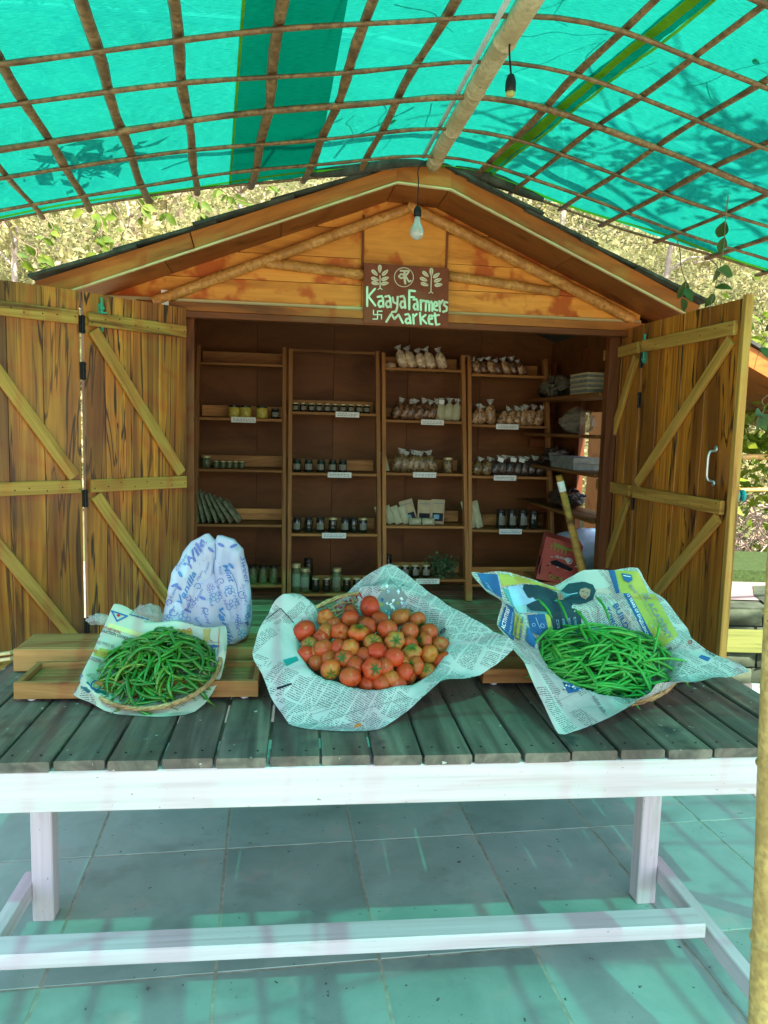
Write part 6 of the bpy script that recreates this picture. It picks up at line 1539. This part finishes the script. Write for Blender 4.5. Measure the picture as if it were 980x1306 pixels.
def packet(ui, si, px, hp, wp, mat, label, group, lean=.2, th=.012, rot=.0, dv=.05, name='packet', prints=None, tilt=-.08):
    z, v, *_r = shelves[ui, si]; l = shelfpt(px, YS[ui][si]); h = hp * 5.2 / F_PX; w = wp * 5.2 / F_PX / 2; P_ = []; n = 7; m = MB()
    for s_ in (-1, 1):
        for i in range(n + 1):
            for j in range(n + 1):
                a, b_ = i / n, j / n; e_ = min(a, 1 - a, b_ * .9 + .02, 1 - b_); P_.append((-w + 2 * w * a, s_ * (th * .5 * min(1, e_ * 5) + .0008), h * b_))
    k = (n + 1) ** 2; fs = []
    for i in range(n):
        for j in range(n): a = i * (n + 1) + j; fs += [(a, a + n + 1, a + n + 2, a + 1), (k + a, k + a + 1, k + a + n + 2, k + a + n + 1)]
    m.add(P_, fs); M = T(HF @ Vector((l.x, v + dv, z + .002 + abs(math.sin(lean)) * w * .3))) @ Rz(HA) @ Matrix.Rotation(lean, 4, 'Y') @ Rz(rot) @ Matrix.Rotation(tilt, 4, 'X')
    e = empty(name, M, label, 'packet', group); o = link('sleeve', m.mesh(True), M, e, M_[mat])
    for (x0, z0, x1, z1, c) in prints or ():
        q = MB(); q.box((-w + 2 * w * x0, -th * .5 - .0025, h * z0), (-w + 2 * w * x1, -th * .5 - .001, h * z1)); q.build('print', M_[c], e, M)
# unit 1
for k, x in enumerate((298, 313, 334)): jar(0, 1, x, 15.5, 15, 'glassy', 'lidd', False, ('leftmost', 'middle', 'right hand')[k] + ' wide jar of yellow preserve on the left shelf unit, second board', 'jars of yellow preserve')
jar(0, 1, 351, 13, 11, 'glassd', 'lidd', True, 'dark labelled jar at the right end of the yellow jar shelf', None)
jar(0, 2, 262, 15, 12, 'glassg', 'lidg', False, 'taller greenish jar at the left end of the third board of the left unit', None)
for x in (275, 284, 292, 300, 308): jar(0, 2, x, 9, 7.5, 'glassg', 'lidg', False, 'tiny greenish jar in the short row, third board, left unit', 'tiny jars on the left unit')
for k, x in enumerate((257, 264, 272, 281, 290, 299, 309)): packet(0, 3, x - 3, 42 - k * 1.6, 20, 'foil', 'dark green foil packet in the leaning row, left unit', 'leaning foil packets on the left unit', -.12 - k * .085, .024, rot=1.28, tilt=0)
for x in (322, 335, 349): jar(0, 4, x, 22, 11, 'glassg', 'lidd', False, 'greenish jar on the lowest left board beside the carrier bag', 'jars beside the carrier bag')
jar(0, 4, 311, 22, 11, 'glassg', 'lidd', False, 'greenish jar on the lowest left board beside the carrier bag', 'jars beside the carrier bag')
# unit 2
for k in range(10): jar(1, 1, 377 + k * 10.2, 11, 8.6, 'glassd', 'lidg', True, 'small dark gold lidded jar in the long row, second unit', 'small dark jars with gold lids')
for k, x in enumerate((379, 394, 410, 425, 438)): jar(1, 2, x, 16, 11, 'glassd', 'lidd', True, 'labelled dark jar in the row of five, second unit', 'row of five dark jars')
for k, x in enumerate((379, 394, 409, 425, 441, 452, 464)): jar(1, 3, x, 19, 11, 'glassd', 'lidg' if k in (3, 6) else 'lidd', k % 2 == 0, 'dark jar in the crowded fourth row, second unit' + (', gold lid' if k in (3, 6) else ''), 'crowded dark jars with gold lids' if k in (3, 6) else 'crowded dark jars')
for k, (x, h, w) in enumerate(((378, 36, 12), (389, 30, 12), (403, 18, 10), (417, 18, 10), (430, 31, 12), (443, 19, 10), (456, 18, 10), (468, 18, 10))): jar(1, 4, x, h, w, 'glassg' if h > 25 else 'glassd', 'lidg', h > 25, ('tall speckled jar on the lowest board of the second unit, ' + {378: 'first from the left', 389: 'second from the left', 430: 'behind the basket back'}[x]) if h > 25 else 'short dark jar on the lowest board behind the tomato basket', None if h > 25 else 'short dark jars behind the tomato basket')
jar(1, 4, 394, 40, 12, 'glassd', 'lidd', False, 'tallest dark jar standing at the rear of the lowest board of the second unit', None, dv=.12)
# unit 3
for k, x in enumerate((518, 529, 542, 554, 568)): snack(2, 0, x, 33, 11, 'f_pale', 'pale puffed snack bag leaning on the third unit top board', 'pale bags on the top board', -.42)
snack(2, 0, 506, 20, 9, 'f_pale', 'pale snack bag lying flat at the left end of the top board', None, -1.35)
for k, x in enumerate((505, 514, 523, 532, 541, 549)): snack(2, 1, x, 33, 11, 'f_brown', 'dark brown snack bag in the row on the second board, third unit', 'dark brown bags second board', .42)
for k, x in enumerate((564, 574, 583)): snack(2, 1, x, 32, 10.5, 'f_pale' if 0 else 'cream', 'cream bag at the right end of the dark brown bags', 'cream bags beside the brown ones', .06, tag_=k == 0)
packet(2, 2, 494, 26, 9, 'cream', 'slim cream packet leaning at the left end of the third board', None, -.25, .02)
for k, x in enumerate((507, 516, 525, 533, 543, 554)): snack(2, 2, x, 33, 12, 'f_ol', 'olive brown snack bag fanned out, third board, third unit', 'olive brown bags third board', (.3, .15, .05, -.05, -.2, -.35)[k])
jar(2, 2, 573, 20, 13, 'f_ol', 'lidg', False, 'jar of nuts with gold lid at the right end of the third board', None)
for k, x in enumerate((491, 501, 511, 521)): packet(2, 3, x, 24, 10, 'cream', 'pale green tinted packet leaning left at the start of the pouch shelf', 'leaning pale packets on the pouch shelf', -.36, .03)
for k, (x, l_) in enumerate(((527, -.28), (543, .03), (560, .04))): packet(2, 3, x, 31 if k != 2 else 32, 18, 'kraft', ('tilted kraft pouch', 'middle kraft pouch', 'upright rightmost kraft pouch')[k] + ' with a printed lower half on the third unit', 'kraft pouches', l_, .03, name='pouch', prints=((.12, .12, .88, .45, 'ink'), (.2, .2, .6, .38, 'ink_sky'), (.12, .82, .88, .86, 'ink_grey')), dv=.07)
for x in (530, 547): packet(2, 3, x, 9, 16, 'cream', 'low pale packet lying in front of the kraft pouches', 'low packets before the pouches', .0, .05, dv=.01)
for x in (506, 518, 531, 545): jar(2, 4, x, 17, 11, 'glassd', 'lidg', True, 'dark jar on the lowest board left of the herb bundle', 'dark jars left of the herb bag')
jar(2, 4, 497, 28, 10, 'glassd', 'lidd', False, 'tall black jar at the left end of the lowest board of the third unit', None, dv=.1)
z, v, *_r = shelves[2, 4]; l = shelfpt(568, 738); hc = HF @ Vector((l.x, v + .07, z + .07)); cc = rng.normal(size=(600, 3)) * np.array([.045, .03, .035]) + np.array(hc); cc[:, 2] = np.maximum(cc[:, 2], z + .005); vv, ff = leaves(cc, .016)
tag(mesh_np('herb_bundle', vv, ff, M_['herb']), 'bundle of dried grey green herbs on the lowest board of the third unit', 'herbs', kind='stuff')
# unit 4
for k in range(8): snack(3, 0, 603 + k * 9.6, 27, 10.5, 'f_tan' if k % 2 else 'f_brown', 'dark twisted snack bag on the top board of the rightmost back unit', 'twisted bags on the right top board', -.35)
for k, x in enumerate((606, 617, 629, 640, 650, 660, 668, 677, 687)): snack(3, 1, x, 31 if k != 2 else 36, 11, 'f_tan', 'tan snack bag on the second board of the rightmost back unit', 'tan bags second board', (.45, -.2, -.05, .5, .5, .42, .2, .25, .35)[k])
for k, x in enumerate((608, 621)): snack(3, 2, x, 27, 12, 'f_ol', 'olive snack bag left of the black bags, right unit', 'olive bags beside the black ones', .4)
for k, x in enumerate((633, 642, 652, 661, 670, 680, 689)): snack(3, 2, x, 31, 12, 'f_dark', 'black snack bag' + (' with white paper tag' if k in (0, 2, 3, 6) else '') + ' on third board, right unit', 'black bags with tags' if k in (0, 2, 3, 6) else 'black bags without tags', .28, tag_=k in (0, 2, 3, 6))
for k, x in enumerate((602, 608, 615)): packet(3, 3, x, 36, 12, 'cream', 'tall cream packet leaning left, fourth board, rightmost back unit', 'tall cream packets', -.22, .03, rot=.5)
for x in (641, 655, 669): jar(3, 3, x, 25, 12, 'glassd', 'lidd', True, 'black canister with white label on the fourth board of the right unit', 'black canisters')
jar(3, 3, 683, 24, 12, 'glassd', 'lidd', False, 'plain black canister at the right end beside the labelled ones', None)
# shelf on the right wall
ws = empty('wall_shelf', HF @ Vector((HWD - .13, .95, FZ)), 'dark four board shelf along the right inner wall of the hut', 'shelf')
WZ = []
for k, (py, ylen) in enumerate(((508, 1), (556, 1), (600, 1), (653, 1))):
    d = HFi.to_3x3() @ ray(737, py); o_ = HFi @ CAM; t = (HWD - .13 - o_.x) / d.x; z = (o_ + d * t).z; WZ.append(z)
    for vv_ in range(2): hb('shelf_board', (HWD - .075 - vv_ * .122, .12, z), (HWD - .075 - vv_ * .122, 1.46, z), M_['inner'], parent=ws, w=.118, t=.02)
    hb('bracket', (HWD - .20, 1.44, z - .06), (HWD - .02, 1.44, z - .06), M_['redbeam'], parent=ws, w=.03, t=.06)
for x_, y_ in ((HWD - .01, .14), (HWD - .01, 1.0), (HWD - .01, 1.5)): hb('upright', (x_ - .004, y_, FZ), (x_ - .004, y_, 2.15), M_['redbeam'], parent=ws, up=(0, 1, 0), w=.022, t=.04)
def on_wall(v, z, du=.13): return HF @ Vector((HWD - du, v, z))
def lump(name, v, k, sx, sy, sz, mat, label, cat, seed, amp=.4):
    c = on_wall(v, WZ[k] + .012 + sz * 1.02); n = 22; P_ = []; m = MB()
    for i in range(n + 1):
        a = -pi / 2 + pi * i / n
        for j in range(2 * n): w = pi * j / n; d = Vector((cos(a) * cos(w), cos(a) * sin(w), sin(a))); f = 1 + amp * noise.noise(d * 2.4 + Vector((seed, 0, 0))) + amp * .7 * noise.noise(d * 6.5 + Vector((seed, 0, 4))); q = Vector((d.x * sx, d.y * sy, d.z * sz)) * f; q.z = max(q.z, -sz); P_.append(c + q)
    kk = 2 * n; m.add(P_, [(i * kk + j, i * kk + (j + 1) % kk, (i + 1) * kk + (j + 1) % kk, (i + 1) * kk + j) for i in range(n) for j in range(kk)]); tag(m.build(name, mat, None, smooth=True), label, cat)
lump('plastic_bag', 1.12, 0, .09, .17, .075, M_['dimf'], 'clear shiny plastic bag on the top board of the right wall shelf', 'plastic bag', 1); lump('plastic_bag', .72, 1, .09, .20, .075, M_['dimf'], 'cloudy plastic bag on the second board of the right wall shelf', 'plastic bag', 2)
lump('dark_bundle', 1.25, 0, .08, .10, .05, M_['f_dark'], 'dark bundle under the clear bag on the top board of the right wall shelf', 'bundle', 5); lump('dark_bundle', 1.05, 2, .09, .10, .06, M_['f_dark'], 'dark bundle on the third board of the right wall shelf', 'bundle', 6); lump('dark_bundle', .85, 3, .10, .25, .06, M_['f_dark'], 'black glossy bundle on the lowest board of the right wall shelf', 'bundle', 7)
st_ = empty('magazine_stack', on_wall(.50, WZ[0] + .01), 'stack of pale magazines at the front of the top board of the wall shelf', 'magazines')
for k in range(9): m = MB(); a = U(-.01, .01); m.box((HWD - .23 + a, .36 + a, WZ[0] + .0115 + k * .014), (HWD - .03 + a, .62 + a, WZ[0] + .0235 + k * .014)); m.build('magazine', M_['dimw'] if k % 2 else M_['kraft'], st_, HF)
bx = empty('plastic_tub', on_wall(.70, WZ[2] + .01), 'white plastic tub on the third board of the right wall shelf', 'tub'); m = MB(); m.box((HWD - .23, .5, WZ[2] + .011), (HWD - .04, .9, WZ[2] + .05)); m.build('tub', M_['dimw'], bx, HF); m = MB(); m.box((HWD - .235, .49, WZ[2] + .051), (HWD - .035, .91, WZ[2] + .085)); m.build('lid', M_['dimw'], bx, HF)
# carton, stool, stick and blue bag in the doorway
def FL(px, py, y): return HFi @ W(px, py, y)
cb = W(712, 752, 4.55)
stl = empty('low_stool', Vector((cb.x + .12, cb.y + .15, FZ)), 'low wooden stool inside the hut carrying the red carton', 'stool')
zs = W(712, 742, 4.55).z
stick('seat', Vector((cb.x - .14, cb.y + .15, zs - .014)), Vector((cb.x + .42, cb.y + .2, zs - .014)), .34, .026, M_['shelf'], stl)
for dx, dy in ((-.1, .03), (.36, .05), (-.1, .27), (.36, .31)): stick('leg', Vector((cb.x + dx, cb.y + dy, FZ + .001)), Vector((cb.x + dx, cb.y + dy, zs - .028)), .035, .035, M_['shelf'], stl, up=(0, 1, 0))
ct = empty('carton', Vector((cb.x, cb.y + .12, zs)), 'tilted red and yellow printed food carton behind the bean basket', 'carton')
M_['carton'] = plain('red_carton', (.38, .045, .035), .45)
q = [W(684, 738, 4.5), W(735, 748, 4.5), W(744, 697, 4.5), W(697, 684, 4.5)]
bkv = Vector((.02, .16, .01)); m = MB(); m.hexa(q, [a + bkv for a in q]); cbx = m.build('box', M_['carton'], ct)
p = Print(cbx, .001); 
def q9(L): return q4(L, 3.0625, 460, 420)
p.poly(q9([(722, 808), (860, 868), (870, 880), (800, 872), (720, 845)]), M_['ink_yel'], 1, 2)
for k in range(5): p.line(q9([(748 + k * 14, 838 + k * 5), (744 + k * 14, 858 + k * 5)]), 1.6, M_['ink_yel'], 3)
p.poly(q9([(742, 905), (765, 900), (800, 918), (830, 935), (820, 945), (780, 930), (745, 918)]), M_['ink'], 3, 1); p.poly(q9([(795, 895), (810, 890), (822, 905), (808, 915)]), M_['ink_white'], 3, 1)
p.text('CHIPS', q9([(735, 955), (790, 970), (788, 985), (732, 972)]), M_['ink_yel'], .04, k=3); p.text('CRUNCHY', q9([(760, 880), (815, 895), (812, 905), (757, 890)]), M_['ink_white'], .03, k=3)
p.quad(q9([(690, 880), (712, 890), (700, 960), (684, 935)]), M_['ink'], 3, 3, 1); p.ring(*q9([(815, 905)])[0], 3.4, 1.2, M_['ink_white'], 4)
for k in range(12): p.quad(q9([(700 + U(0, 110), 840 + U(0, 110))] * 1 + [(0, 0)] * 0 + [] ) * 4, M_['ink_yel'], 1, 1) if 0 else p.poly([(a_ + dx, b_ + dy) for (a_, b_) in q9([(725 + U(0, 120), 880 + U(0, 90))]) for dx, dy in ((-1.5, -.6), (1.5, -.2), (1.4, .8), (-1.4, .5))], random.choice((M_['ink_yel'], M_['ink'], M_['ink_white'], M_['ink_or'])), 2, 1); p.done('carton_print')
crumple('plastic_sack', 752, 702, 4.85, .26, .14, .13, M_['bag'], 'crumpled pale blue plastic sack behind the wooden stick in the hut', 'sack', 6, amp=.25)
p0, p1 = W(742, 724, 4.35), W(713, 606, 4.35); dd = (p1 - p0).normalized()
stk = empty('wooden_pole', p0 - dd * ((p0.z - FZ) / dd.z), 'slanting yellow wooden pole with white sticker leaning in the doorway', 'pole')
m = MB(); m.tube([p0 - dd * ((p0.z - FZ - .01) / dd.z), p0, p1], [.026, .024, .019], 12); m.build('shaft', M_['brace'], stk, smooth=True)
m = MB(); a = p0.lerp(p1, .88); m.tube([a - dd * .03, a + dd * .03], .0208, 12, cap=False); m.build('sticker', M_['ink_white'], stk, smooth=True)

# ------------------------------------------------------------------ labels of short rows: say which one by its place
ORD = ['first', 'second', 'third', 'fourth', 'fifth', 'sixth', 'seventh', 'eighth', 'ninth', 'tenth', 'eleventh', 'twelfth']
rows_by = {}
for o in list(COL.objects):
    if o.parent is None and o.get('label') and o.get('group'): rows_by.setdefault((o['label'], o['group']), []).append(o)
for (lb, gp_), L in rows_by.items():
    if 2 <= len(L) <= 12:
        L.sort(key=lambda o: (o.matrix_basis.translation - CAM).dot(cr) / (o.matrix_basis.translation - CAM).dot(f0))
        for i, o in enumerate(L): o['label'] = lb + ', ' + (ORD[i] if i < len(L) - 1 or len(L) == 2 else 'last') + ' from left'
